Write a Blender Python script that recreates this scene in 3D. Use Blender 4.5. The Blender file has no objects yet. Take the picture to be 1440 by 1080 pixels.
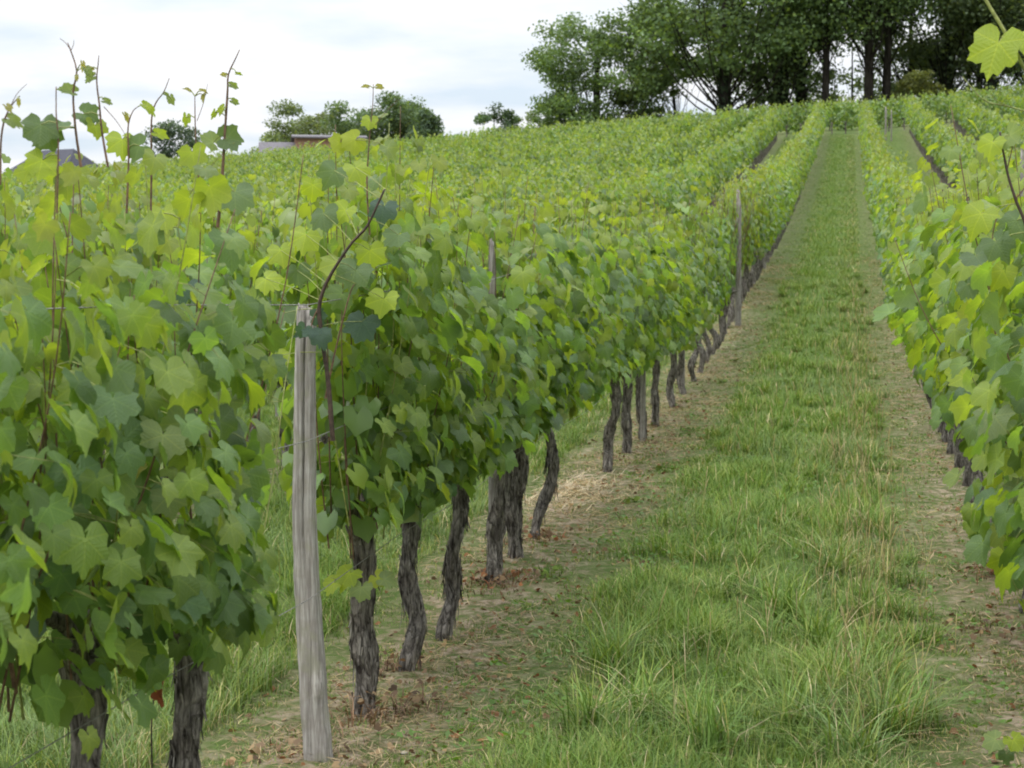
import bpy, bmesh, math, random
import numpy as np
from mathutils import Matrix, Vector
sc = bpy.context.scene
COL = sc.collection
random.seed(5)
RS = np.random.RandomState(11)

# ------------------------------------------------------------------ camera
F_PX = 2400.0                      # focal length in px of the 1440 px wide photo
YAW = math.atan(473 / F_PX)
PITCH = -math.atan(120 / F_PX)
FW = Vector((-math.sin(YAW) * math.cos(PITCH), math.cos(YAW) * math.cos(PITCH), math.sin(PITCH)))
RT = Vector((math.cos(YAW), math.sin(YAW), 0))
UP = RT.cross(FW)
cam_d = bpy.data.cameras.new('camera')
cam = bpy.data.objects.new('camera', cam_d)
COL.objects.link(cam)
m = Matrix.Identity(4)
for i in range(3):
    m[i][0], m[i][1], m[i][2] = RT[i], UP[i], -FW[i]
cam.matrix_world = m
cam_d.sensor_width = 36
cam_d.lens = 36 * F_PX / 1440
cam_d.clip_start = 0.1
cam_d.clip_end = 6000
cam_d.dof.use_dof = True
cam_d.dof.focus_distance = 7.0
cam_d.dof.aperture_fstop = 9.0
sc.camera = cam

# ------------------------------------------------------------------ world and light
SUN_EL, SUN_AZ = math.radians(58), math.radians(215)
w = bpy.data.worlds.new('World'); sc.world = w; w.use_nodes = True
nt = w.node_tree; nt.nodes.clear()
N = nt.nodes.new; L = nt.links.new
out = N('ShaderNodeOutputWorld'); bg = N('ShaderNodeBackground')
sky = N('ShaderNodeTexSky'); sky.sky_type = 'NISHITA'; sky.sun_disc = False
sky.sun_elevation = SUN_EL; sky.sun_rotation = SUN_AZ
tc = N('ShaderNodeTexCoord'); sep = N('ShaderNodeSeparateXYZ'); L(tc.outputs['Generated'], sep.inputs[0])
def wm(op, a, b=None, c=None):
    n = N('ShaderNodeMath'); n.operation = op
    for i, v in enumerate((a, b, c)):
        if v is None: continue
        if isinstance(v, (int, float)): n.inputs[i].default_value = v
        else: L(v, n.inputs[i])
    return n.outputs[0]
zc = wm('MAXIMUM', sep.outputs[2], 0.0)
zz = wm('ADD', zc, 0.10)
comb = N('ShaderNodeCombineXYZ')
L(wm('DIVIDE', sep.outputs[0], zz), comb.inputs[0]); L(wm('DIVIDE', sep.outputs[1], zz), comb.inputs[1])
nz = N('ShaderNodeTexNoise'); nz.inputs['Scale'].default_value = 1.6; nz.inputs['Detail'].default_value = 5
L(comb.outputs[0], nz.inputs['Vector'])
mr = N('ShaderNodeMapRange'); mr.inputs['From Min'].default_value = 0.34; mr.inputs['From Max'].default_value = 0.58
mr.inputs['To Min'].default_value = 0.1; mr.inputs['To Max'].default_value = 1.0
L(nz.outputs['Fac'], mr.inputs['Value'])
# overcast sky: brighter overhead than at the horizon
bright = wm('MULTIPLY_ADD', wm('POWER', zc, 1.6), 17.0, 6.4)
cc = N('ShaderNodeCombineColor')
L(wm('MULTIPLY', bright, 0.985), cc.inputs[0]); L(bright, cc.inputs[1]); L(wm('MULTIPLY', bright, 1.03), cc.inputs[2])
thin = N('ShaderNodeCombineColor')
L(wm('MULTIPLY', bright, 0.70), thin.inputs[0]); L(wm('MULTIPLY', bright, 0.81), thin.inputs[1]); L(wm('MULTIPLY', bright, 0.92), thin.inputs[2])
mx0 = N('ShaderNodeMix'); mx0.data_type = 'RGBA'; mx0.inputs[0].default_value = 0.9
L(sky.outputs[0], mx0.inputs[6]); L(thin.outputs[0], mx0.inputs[7])
mx = N('ShaderNodeMix'); mx.data_type = 'RGBA'
L(mr.outputs[0], mx.inputs[0]); L(mx0.outputs[2], mx.inputs[6]); L(cc.outputs[0], mx.inputs[7])
L(mx.outputs[2], bg.inputs[0]); bg.inputs[1].default_value = 0.108
L(bg.outputs[0], out.inputs[0])
sd = bpy.data.lights.new('sun', 'SUN'); sd.energy = 1.4; sd.angle = math.radians(14); sd.color = (1, .96, .9)
so = bpy.data.objects.new('sun', sd); COL.objects.link(so)
sdir = Vector((math.sin(SUN_AZ) * math.cos(SUN_EL), math.cos(SUN_AZ) * math.cos(SUN_EL), math.sin(SUN_EL)))
so.rotation_euler = sdir.to_track_quat('Z', 'Y').to_euler()
sc.view_settings.view_transform = 'Standard'; sc.view_settings.look = 'None'
sc.view_settings.exposure = 0.50; sc.view_settings.gamma = 1.0
sc.render.engine = 'CYCLES'
sc.cycles.pixel_filter_type = 'BLACKMAN_HARRIS'
sc.cycles.filter_width = 1.9
sc.cycles.max_bounces = 8
sc.cycles.transmission_bounces = 6

# ------------------------------------------------------------------ terrain function
PY = [-40, 0, 4, 6.2, 8, 10, 13, 15, 18, 22, 25.6, 29, 33, 43, 53, 70, 90, 105, 110, 115, 120, 130, 150, 200, 400, 1000, 3000]
PZ = [-2.2, -1.64, -1.63, -1.60, -1.52, -1.42, -1.34, -1.28, -1.13, -.86, -.53, -.12, .27, 1.25, 2.4, 4.6, 7.35, 9.6, 10.45, 11.5, 12.1, 12.4, 11.8, 9.0, -4, -20, -30]
_fy = np.arange(-40, 500, 0.5)
_fz = np.interp(_fy, PY, PZ)
_k = np.hanning(9); _k /= _k.sum()
_fs = np.convolve(np.pad(_fz, 4, 'edge'), _k, 'valid')
def gz(x, y):
    x = np.asarray(x, float); y = np.asarray(y, float)
    base = np.where(y < 495, np.interp(y, _fy, _fs), np.interp(y, PY, PZ))
    xl = np.minimum(x + 1.8, 0)
    lat = np.where(x < -1.8, np.maximum(.066 * xl, -4.5), .07 * np.maximum(x - .9, 0))
    lat = np.minimum(lat, 3)
    k = np.clip((y - 8) / 97, 0, 1)
    bump = .012 * np.sin(x * 3.1 + 1.3 * np.sin(y * .9)) * np.cos(y * 2.3 + x)
    return base + lat * k + bump * (np.abs(y) < 150)
ROWS_X = [-1.8, .86]
SP = 2.66

def pix(x, y, Y):
    d = FW + RT * ((x - 720) / F_PX) + UP * ((540 - y) / F_PX)
    return d * (Y / d.y)

# ------------------------------------------------------------------ object helpers
def prop(o, label=None, cat=None, group=None, kind=None):
    if label: o['label'] = label
    if cat: o['category'] = cat
    if group: o['group'] = group
    if kind: o['kind'] = kind
    return o
def empty(name, loc, label=None, cat=None, group=None):
    o = bpy.data.objects.new(name, None); COL.objects.link(o)
    o.empty_display_size = .1
    o.location = loc
    return prop(o, label, cat, group)
def link(name, me, parent=None):
    o = bpy.data.objects.new(name, me); COL.objects.link(o)
    if parent is not None: o.parent = parent
    return o
def np_mesh(name, V, T, mat, col=None, smooth=True, quads=False):
    V = np.asarray(V, np.float32); T = np.asarray(T, np.int32)
    me = bpy.data.meshes.new(name)
    k = T.shape[1]
    me.vertices.add(len(V)); me.vertices.foreach_set('co', V.ravel())
    me.loops.add(T.size); me.loops.foreach_set('vertex_index', T.ravel())
    me.polygons.add(len(T))
    me.polygons.foreach_set('loop_start', np.arange(0, T.size, k, dtype=np.int32))
    me.polygons.foreach_set('loop_total', np.full(len(T), k, np.int32))
    me.polygons.foreach_set('use_smooth', np.full(len(T), smooth, bool))
    if col is not None:
        a = me.color_attributes.new('col', 'FLOAT_COLOR', 'POINT')
        c = np.ones((len(V), 4), np.float32); c[:, :3] = col
        a.data.foreach_set('color', c.ravel())
    me.update(calc_edges=True)
    if mat: me.materials.append(mat)
    return me
def instance_arrays(tv, tt, R, P, cols, tcol=None):
    """template verts (n,3), tris (k,3); R (N,3,3) (scaled), P (N,3), cols (N,3)"""
    n = len(tv); M = len(P)
    V = np.einsum('nij,vj->nvi', R, tv) + P[:, None, :]
    T = (tt[None] + (np.arange(M) * n)[:, None, None]).reshape(-1, tt.shape[1])
    C = np.repeat(cols[:, None, :], n, 1)
    if tcol is not None: C = C * tcol[None, :, None]
    return V.reshape(-1, 3), T, C.reshape(-1, 3)
class Buf:
    def __init__(s): s.V = []; s.T = []; s.C = []; s.n = 0
    def add(s, V, T, C=None):
        V = np.asarray(V, float); T = np.asarray(T, int)
        s.V.append(V); s.T.append(T + s.n)
        s.C.append(np.ones((len(V), 3)) if C is None else np.broadcast_to(np.asarray(C, float), (len(V), 3)))
        s.n += len(V)
    def mesh(s, name, mat, smooth=True):
        return np_mesh(name, np.concatenate(s.V), np.concatenate(s.T), mat, np.concatenate(s.C), smooth)
def tube(pts, rad, seg=6, rough=0, rng=None, cap=True, flutes=0):
    pts = np.asarray(pts, float); n = len(pts)
    rad = np.broadcast_to(np.asarray(rad, float), (n,))
    d = np.gradient(pts, axis=0); d /= (np.linalg.norm(d, axis=1)[:, None] + 1e-9)
    ref = np.array([1., 0, 0]) if abs(d[0][2]) > .5 else np.array([0, 0, 1.])
    a = np.cross(d, ref); a /= (np.linalg.norm(a, axis=1)[:, None] + 1e-9)
    b = np.cross(d, a)
    th = np.linspace(0, 2 * np.pi, seg, endpoint=False)
    r = rad[:, None] * np.ones((1, seg))
    if rough and rng is not None:
        q = rng.normal(0, 1, (n, seg)); q = (q + np.roll(q, 1, 0) * .8 + np.roll(q, 1, 1) * .3) / 1.3
        r = r * (1 + rough * q)
    if flutes:
        ph = np.linspace(0, 2.2, n)[:, None]
        r = r * (1 + .13 * np.sin(flutes * th[None] + ph * 2) + .08 * np.sin((flutes + 3) * th[None] - ph * 3))
    V = pts[:, None] + r[..., None] * (np.cos(th)[None, :, None] * a[:, None] + np.sin(th)[None, :, None] * b[:, None])
    V = V.reshape(-1, 3)
    i = np.arange(n - 1)[:, None] * seg; j = np.arange(seg)[None]; jn = (j + 1) % seg
    A = (i + j).ravel(); B = (i + jn).ravel(); Cc = (i + seg + jn).ravel(); D = (i + seg + j).ravel()
    T = np.concatenate([np.stack([A, B, Cc], 1), np.stack([A, Cc, D], 1)])
    if cap:
        V = np.concatenate([V, pts[-1:] + d[-1:] * rad[-1] * .4])
        k = len(V) - 1; base = (n - 1) * seg
        T = np.concatenate([T, [[base + q, base + (q + 1) % seg, k] for q in range(seg)]])
    return V, T
def norm(v): return v / (np.linalg.norm(v, axis=-1, keepdims=True) + 1e-9)
def leaf_frames(nrm, tip, size):
    n = norm(nrm); t = norm(tip - n * np.sum(tip * n, -1, keepdims=True)); x = np.cross(t, n)
    R = np.stack([x, t, n], -1)
    return R * size[:, None, None]
def spline(P, n):
    P = np.asarray(P, float); k = len(P)
    t = np.linspace(0, k - 1, n); o = []
    for u in t:
        i = min(int(u), k - 2); f = u - i
        p0 = P[max(i - 1, 0)]; p1 = P[i]; p2 = P[i + 1]; p3 = P[min(i + 2, k - 1)]
        o.append(.5 * ((2 * p1) + (p2 - p0) * f + (2 * p0 - 5 * p1 + 4 * p2 - p3) * f * f + (3 * p1 - p0 - 3 * p2 + p3) * f ** 3))
    return np.array(o)

# ------------------------------------------------------------------ materials
def mat_new(name):
    mt = bpy.data.materials.new(name); mt.use_nodes = True
    t = mt.node_tree; t.nodes.clear()
    o = t.nodes.new('ShaderNodeOutputMaterial')
    return mt, t, o
class NB:
    def __init__(s, t): s.t = t
    def n(s, typ, **kw):
        q = s.t.nodes.new(typ)
        for k, v in kw.items():
            if k.startswith('in_'):
                key = k[3:]; key = int(key) if key.isdigit() else key.replace('_', ' ')
                if isinstance(v, bpy.types.NodeSocket): s.t.links.new(v, q.inputs[key])
                else: q.inputs[key].default_value = v
            else: setattr(q, k, v)
        return q
    def mix(s, f, a, b, bt='MIX'):
        q = s.t.nodes.new('ShaderNodeMix'); q.data_type = 'RGBA'; q.blend_type = bt
        for i, v in ((0, f), (6, a), (7, b)):
            if isinstance(v, bpy.types.NodeSocket): s.t.links.new(v, q.inputs[i])
            else:
                q.inputs[i].default_value = v if i == 0 else (*v, 1)
        return q.outputs[2]
    def math(s, op, a, b=0.0, c=0.0, clamp=False):
        q = s.t.nodes.new('ShaderNodeMath'); q.operation = op; q.use_clamp = clamp
        for i, v in enumerate((a, b, c)):
            if isinstance(v, bpy.types.NodeSocket): s.t.links.new(v, q.inputs[i])
            else: q.inputs[i].default_value = v
        return q.outputs[0]
    def ramp(s, v, lo, hi, a=0.0, b=1.0):
        q = s.t.nodes.new('ShaderNodeMapRange')
        s.t.links.new(v, q.inputs[0])
        for i, x in zip((1, 2, 3, 4), (lo, hi, a, b)): q.inputs[i].default_value = x
        return q.outputs[0]
    def link(s, a, b): s.t.links.new(a, b)

def foliage_mat(name, trans=.38, rough=.45, tcol=(1.9, 1.75, .35), veins=False, spec=.5, back=(.55, .62, .42)):
    mt, t, o = mat_new(name); b = NB(t)
    at = b.n('ShaderNodeAttribute', attribute_name='col'); oi = b.n('ShaderNodeObjectInfo')
    c = b.mix(1.0, at.outputs['Color'], oi.outputs['Color'], 'MULTIPLY')
    geo = b.n('ShaderNodeNewGeometry'); tcx = b.n('ShaderNodeTexCoord')
    nz = b.n('ShaderNodeTexNoise', in_Vector=tcx.outputs['Object'], in_Scale=38.0 if veins else 3.0, in_Detail=3.0)
    c = b.mix(b.ramp(nz.outputs['Fac'], .35, .7, 0, .35), c, b.mix(1.0, c, (1.6, 1.45, .9), 'MULTIPLY'))
    pale = b.mix(.35, c, b.mix(1.0, c, (2.2, 1.8, 2.2), 'MULTIPLY'))
    c2 = b.mix(geo.outputs['Backfacing'], c, pale)
    p = b.n('ShaderNodeBsdfPrincipled', in_Base_Color=c2, in_Roughness=b.ramp(geo.outputs['Backfacing'], 0, 1, rough, .8))
    p.inputs['Specular IOR Level'].default_value = spec
    if veins:
        lc = b.n('ShaderNodeAttribute', attribute_name='lc')
        sp_ = b.n('ShaderNodeSeparateXYZ', in_Vector=lc.outputs['Vector'])
        line = None; second = None
        for deg in (0, 52, -52, 105, -105):
            ca, sa = math.cos(math.radians(deg)), math.sin(math.radians(deg))
            al = b.math('ADD', b.math('MULTIPLY', sp_.outputs[0], sa), b.math('MULTIPLY', sp_.outputs[1], ca))
            pe = b.math('ABSOLUTE', b.math('SUBTRACT', b.math('MULTIPLY', sp_.outputs[0], ca), b.math('MULTIPLY', sp_.outputs[1], sa)))
            dd = b.math('ADD', pe, b.math('MULTIPLY', b.math('LESS_THAN', al, 0.0), 9.0))
            sc2 = b.math('PINGPONG', b.math('SUBTRACT', al, b.math('MULTIPLY', pe, .8)), .075)
            if line is None: line, second = dd, sc2
            else:
                lt = b.math('LESS_THAN', dd, line)
                second = b.math('ADD', b.math('MULTIPLY', lt, sc2), b.math('MULTIPLY', b.math('SUBTRACT', 1.0, lt), second))
                line = b.math('MINIMUM', line, dd)
        main = b.ramp(line, .012, .035, 1, 0); sec = b.ramp(second, .0, .018, .35, 0)
        vn = b.math('MAXIMUM', main, sec)
        c = b.mix(b.math('MULTIPLY', vn, .30), c, b.mix(1.0, c, (1.9, 1.6, 1.6), 'MULTIPLY'))
        b.link(b.mix(geo.outputs['Backfacing'], c, pale), p.inputs['Base Color'])
        bpv = b.n('ShaderNodeBump', in_Height=b.math('MULTIPLY', b.math('SUBTRACT', b.ramp(second, 0, .075), b.math('MULTIPLY', main, .6)), 1.0), in_Distance=.0012, in_Strength=.6)
        bp = b.n('ShaderNodeBump', in_Height=nz.outputs['Fac'], in_Distance=.004, in_Strength=.6, in_Normal=bpv.outputs[0])
        b.link(bp.outputs[0], p.inputs['Normal'])
    tr = b.n('ShaderNodeBsdfTranslucent', in_Color=b.mix(1.0, c, tcol, 'MULTIPLY'))
    ms = b.n('ShaderNodeMixShader', in_0=trans)
    b.link(p.outputs[0], ms.inputs[1]); b.link(tr.outputs[0], ms.inputs[2]); b.link(ms.outputs[0], o.inputs[0])
    return mt
M_LEAF = foliage_mat('vine_leaf', .40, .40, (2.2, 2.1, .55))
M_LEAFN = foliage_mat('vine_leaf_veined', .42, .38, (2.2, 2.2, .50), veins=True, spec=.4)
M_TREE = foliage_mat('oak_leaf', .35, .6, (1.5, 1.5, .5), spec=.3)
M_GRASS = foliage_mat('grass_blade', .3, .5, (1.6, 1.6, .5), spec=.35)
M_DRY = foliage_mat('dry_leaf', .2, .8, (1.4, 1.1, .7), spec=.1)

def bark_mat(name, dark, light, scale=1.0, vs=.22, dist=.02, moss=None):
    mt, t, o = mat_new(name); b = NB(t)
    tcx = b.n('ShaderNodeTexCoord'); oi = b.n('ShaderNodeObjectInfo')
    mp = b.n('ShaderNodeMapping', in_Vector=tcx.outputs['Object']); mp.inputs['Scale'].default_value = (1, 1, vs)
    n1 = b.n('ShaderNodeTexNoise', in_Vector=mp.outputs[0], in_Scale=48.0 * scale, in_Detail=6.0, in_Roughness=.65, in_Distortion=.6)
    n2 = b.n('ShaderNodeTexVoronoi', in_Vector=mp.outputs[0], in_Scale=34.0 * scale); n2.feature = 'DISTANCE_TO_EDGE'
    n3 = b.n('ShaderNodeTexNoise', in_Vector=tcx.outputs['Object'], in_Scale=9.0 * scale, in_Detail=4.0)
    crack = b.ramp(n2.outputs['Distance'], .0, .12)
    h = b.math('MULTIPLY', b.ramp(n1.outputs['Fac'], .35, .7), b.math('MULTIPLY_ADD', crack, .6, .4))
    c = b.mix(h, dark, light)
    c = b.mix(b.ramp(n3.outputs['Fac'], .4, .65, 0, .5), c, b.mix(1.0, c, (.62, .55, .5), 'MULTIPLY'))
    if moss: c = b.mix(b.ramp(n3.outputs['Fac'], .52, .68, 0, .5), c, moss)
    p = b.n('ShaderNodeBsdfPrincipled', in_Base_Color=c, in_Roughness=.92)
    p.inputs['Specular IOR Level'].default_value = .15
    bp = b.n('ShaderNodeBump', in_Height=h, in_Distance=dist, in_Strength=.9)
    b.link(bp.outputs[0], p.inputs['Normal']); b.link(p.outputs[0], o.inputs[0])
    return mt
M_BARK = bark_mat('vine_bark', (.026, .021, .018), (.46, .42, .37), 1.0, .26, .016)
M_TBARK = bark_mat('tree_bark', (.012, .010, .008), (.06, .052, .042), .06, .3, .08)
M_WOOD = bark_mat('weathered_post_wood', (.20, .18, .165), (.56, .53, .49), 1.6, .05, .004, moss=(.30, .31, .22))
M_STAKE = bark_mat('stake_wood', (.16, .145, .13), (.42, .40, .36), 2.2, .06, .003)
def simple_mat(name, colr, rough=.7, nscale=20, amt=.35, metal=0, bump=.002, spec=.3):
    mt, t, o = mat_new(name); b = NB(t)
    tcx = b.n('ShaderNodeTexCoord')
    nz = b.n('ShaderNodeTexNoise', in_Vector=tcx.outputs['Object'], in_Scale=float(nscale), in_Detail=5.0)
    d = tuple(x * (1 - amt) for x in colr); l = tuple(min(1, x * (1 + amt)) for x in colr)
    c = b.mix(b.ramp(nz.outputs['Fac'], .3, .7), d, l)
    p = b.n('ShaderNodeBsdfPrincipled', in_Base_Color=c, in_Roughness=rough, in_Metallic=float(metal))
    p.inputs['Specular IOR Level'].default_value = spec
    bp = b.n('ShaderNodeBump', in_Height=nz.outputs['Fac'], in_Distance=bump)
    b.link(bp.outputs[0], p.inputs['Normal']); b.link(p.outputs[0], o.inputs[0])
    return mt
M_CANE = simple_mat('vine_cane', (.13, .075, .045), .6, 60, .5)
M_CANED = simple_mat('dark_cane', (.055, .035, .025), .6, 60, .5)
M_CANEG = simple_mat('green_cane', (.22, .24, .07), .55, 60, .4)
M_WIRE = simple_mat('galvanised_wire', (.25, .24, .23), .6, 40, .4, .6)
M_STONE = simple_mat('pale_stone', (.42, .38, .33), .9, 30, .3)
M_GRAPE = simple_mat('green_berry', (.13, .22, .03), .4, 30, .3)
M_BRICK = simple_mat('orange_brick', (.30, .17, .12), .9, 8, .25)
M_ROOFG = simple_mat('grey_roof_slate', (.13, .12, .13), .8, 6, .3)
M_ROOFD = simple_mat('dark_roof_slate', (.05, .05, .065), .8, 6, .3)
M_RENDER = simple_mat('pale_render', (.16, .14, .12), .9, 3, .15)
M_WOODD = simple_mat('dark_timber', (.06, .04, .03), .8, 8, .3)
M_GLASS = simple_mat('window_glass', (.03, .035, .04), .1, 2, .1, spec=.8)

# ground: grass, straw and reddish soil in bands that follow the rows
def ground_mat():
    mt, t, o = mat_new('vineyard_ground'); b = NB(t)
    tcx = b.n('ShaderNodeTexCoord'); P = tcx.outputs['Object']
    s = b.n('ShaderNodeSeparateXYZ', in_Vector=P)
    nz = lambda sc_, d=5.0, r=.6: b.n('ShaderNodeTexNoise', in_Vector=P, in_Scale=sc_, in_Detail=d, in_Roughness=r, in_Distortion=.4).outputs['Fac']
    big, mid, fine, vf = nz(.55, 3.0), nz(2.4), nz(14.0), nz(60.0, 6.0, .7)
    u = b.math('ADD', s.outputs[0], b.math('MULTIPLY_ADD', mid, .5, -.25))
    fr = b.math('PINGPONG', b.math('ADD', u, 1.8 + SP * 200), SP / 2)      # distance to the nearest row
    row = b.math('SUBTRACT', 1.0, b.ramp(fr, .18, .72))
    track = b.math('SUBTRACT', 1.0, b.math('MULTIPLY', b.math('ABSOLUTE', b.math('SUBTRACT', fr, .78)), 5.0), clamp=True)
    green = b.mix(b.ramp(mid, .35, .65), (.068, .118, .026), (.105, .160, .040))
    green = b.mix(b.ramp(fine, .4, .7, 0, .5), green, (.16, .175, .07))
    soil = b.mix(b.ramp(mid, .38, .62), (.15, .085, .055), (.23, .17, .12))
    straw = b.mix(b.ramp(vf, .35, .65), (.27, .20, .13), (.56, .47, .36))
    sf = b.math('MULTIPLY', b.ramp(fine, .38, .62), b.ramp(big, .3, .6, .5, 1.0))
    bare = b.mix(sf, soil, straw)
    bare = b.mix(b.ramp(vf, .55, .72, 0, .6), bare, (.06, .04, .028))
    f = b.math('ADD', b.math('MULTIPLY', row, b.math('MULTIPLY', b.ramp(fine, .38, .58, .2, 1.0), b.ramp(nz(5.5), .34, .55, .3, 1.0))), b.math('MULTIPLY', track, b.ramp(mid, .45, .65, 0, .35)), clamp=True)
    f = b.math('MULTIPLY', f, b.ramp(s.outputs[1], 15.0, 40.0, 1.0, .4))
    c = b.mix(f, b.mix(b.ramp(s.outputs[1], 25.0, 50.0, 0, .35), green, (.105, .140, .055)), bare)
    c = b.mix(b.ramp(s.outputs[1], 124.0, 132.0), c, (.07, .09, .03))
    p = b.n('ShaderNodeBsdfPrincipled', in_Base_Color=c, in_Roughness=.95)
    p.inputs['Specular IOR Level'].default_value = .1
    h = b.math('ADD', b.math('MULTIPLY', fine, .5), vf)
    bp = b.n('ShaderNodeBump', in_Height=h, in_Distance=.03, in_Strength=.8)
    b.link(bp.outputs[0], p.inputs['Normal']); b.link(p.outputs[0], o.inputs[0])
    return mt
M_GROUND = ground_mat()

# ------------------------------------------------------------------ ground sheet
xs = np.concatenate([np.array([-2500, -1200, -600, -350]), np.arange(-220, -62, 8), np.arange(-62, -12, 1.2), np.arange(-12, 13, .2), np.arange(13, 40, 1.2), np.arange(42, 200, 8), np.array([300, 600, 1200, 2500])])
ys = np.concatenate([np.array([-800, -200, -60, -30]), np.arange(-20, 3, 1), np.arange(3, 30, .2), np.arange(30, 130, .8), np.arange(130, 260, 5), np.array([280, 320, 400, 520, 700, 1000, 1600, 3000])])
GX, GY = np.meshgrid(xs, ys)
GZ = gz(GX, GY)
GZ = GZ + .018 * np.sin(GX * 9.1 + GY * 2.2) * np.sin(GY * 7.3 - GX * 3) * ((GY > 3) & (GY < 40))
V = np.stack([GX, GY, GZ], -1).reshape(-1, 3)
nx, ny = len(xs), len(ys)
i = (np.arange(ny - 1)[:, None] * nx + np.arange(nx - 1)[None]).ravel()
me = np_mesh('ground', V, np.stack([i, i + 1, i + nx + 1, i + nx], 1), M_GROUND)
g = link('ground', me); g['kind'] = 'structure'
# ------------------------------------------------------------------ leaf templates
def vine_leaf_template(rng, cup=.0, droop=.3, fold=.15, wav=.06, detail=2):
    if detail == 2:
        prof = [(0, 1.0), (8, .90), (16, .90), (25, .78), (34, .80), (43, .90), (51, .95), (60, .86), (69, .82), (79, .72), (90, .74), (102, .80), (114, .74), (128, .70), (142, .64), (156, .52), (168, .30)]
    else:
        prof = [(0, 1.0), (27, .78), (52, .92), (80, .72), (108, .76), (150, .56)]
    ang = [a for a, r in prof] + [-a for a, r in prof[1:]][::-1]
    rad = [r for a, r in prof] + [r for a, r in prof[1:]][::-1]
    ang = np.radians(ang); rad = np.array(rad) * (1 + rng.normal(0, .05, len(ang)) + .03 * (-1.) ** np.arange(len(ang)))
    def z(a, r):
        x = r * np.sin(a); y = r * np.cos(a)
        return -droop * np.maximum(y, -.3) ** 2 * .6 - cup * r * r + fold * np.abs(x) + wav * np.sin(5 * a + 1) * r ** 2
    pts = [np.array([[0, 0, 0.]])]
    tris = []; n = len(ang)
    if detail == 2:
        ia = ang[::2]; ir = rad[::2] * .52; k = len(ia)
        pts.append(np.stack([ir * np.sin(ia), ir * np.cos(ia), z(ia, ir)], 1))
        pts.append(np.stack([rad * np.sin(ang), rad * np.cos(ang), z(ang, rad)], 1))
        half = (n + 1) // 2
        for q in range(k):
            if q != (half - 1) // 2 + 0 or True:
                tris.append([0, 1 + (q + 1) % k, 1 + q])
        off = 1 + k
        for q in range(k):
            a = off + 2 * q; bq = off + (2 * q + 1) % n; c = off + (2 * q + 2) % n
            i0 = 1 + q; i1 = 1 + (q + 1) % k
            if 2 * q + 1 < n:
                tris += [[a, i0, bq], [i0, i1, bq]]
                if 2 * q + 2 < n: tris.append([i1, c, bq])
                else: tris.append([i1, off, bq])
            else:
                tris += [[a, i0, i1], [a, i1, off]]
    else:
        pts.append(np.stack([rad * np.sin(ang), rad * np.cos(ang), z(ang, rad)], 1))
        for q in range(n): tris.append([0, 1 + (q + 1) % n, 1 + q])
    V = np.concatenate(pts); T = np.array(tris)
    # consistent facing: make +Z the upper side
    a = V[T[:, 0]]; bb = V[T[:, 1]]; c = V[T[:, 2]]
    nz = np.cross(bb - a, c - a)[:, 2]
    T[nz < 0] = T[nz < 0][:, ::-1]
    # remove the fan triangles that would fill the petiole sinus
    cen = V[T].mean(1)
    keep = ~((cen[:, 1] < -.08) & (np.abs(cen[:, 0]) < .035))
    T = T[keep]
    tc = 1 + .16 * np.clip(1 - np.linalg.norm(V[:, :2], axis=1) * 2, 0, 1)
    return V, T, tc
LR = np.random.RandomState(3)
LEAFT = [vine_leaf_template(LR, c, d, f, wv) for c, d, f, wv in
         [(.0, .3, .10, .06), (.12, .4, .0, .05), (-.12, .2, .2, .07), (.1, .7, .12, .05), (.2, .2, -.1, .08), (.0, .9, .25, .06), (.05, .5, .35, .05), (-.05, .5, .05, .1)]]
LEAFM = [vine_leaf_template(LR, c, d, f, wv, 1) for c, d, f, wv in [(.0, .3, .15, .0), (.15, .5, .0, .0), (.0, .8, .25, .0)]]
LEAF_MESH = [np_mesh('leaf', V_, T_, M_LEAFN, tc_[:, None] * np.ones((1, 3))) for V_, T_, tc_ in LEAFT]
for m_, (V_, T_, tc_) in zip(LEAF_MESH, LEAFT):
    a_ = m_.attributes.new('lc', 'FLOAT_VECTOR', 'POINT'); a_.data.foreach_set('vector', (V_ * [1, 1, 0]).astype(np.float32).ravel())
FARV = np.array([[0, -.45, 0], [.62, .12, -.12], [0, 1, -.25], [-.62, .12, -.12]]); FART = np.array([[0, 1, 2], [0, 2, 3]])

def leaf_colours(rng, n, young=None, h=None):
    c = np.empty((n, 3))
    base = np.array([.098, .164, .054]); yel = np.array([.158, .218, .042]); dk = np.array([.064, .124, .058])
    t = rng.rand(n)[:, None]
    if h is not None: t = t * .84 + .17 * np.clip(h, 0, 1)[:, None]
    c[:] = base * (1 + .25 * rng.normal(0, 1, (n, 1))).clip(.6, 1.6)
    f = np.clip((t - .5) / .4, 0, 1); c = c * (1 - f) + yel * f
    f = np.clip((.25 - t) / .25, 0, 1); c = c * (1 - f) + dk * f
    if young is not None:
        y = young[:, None] * (.6 + .4 * rng.rand(n, 1))
        c = c * (1 - y) + np.array([.18, .215, .060]) * y
    return c.clip(.01, 1)

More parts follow.
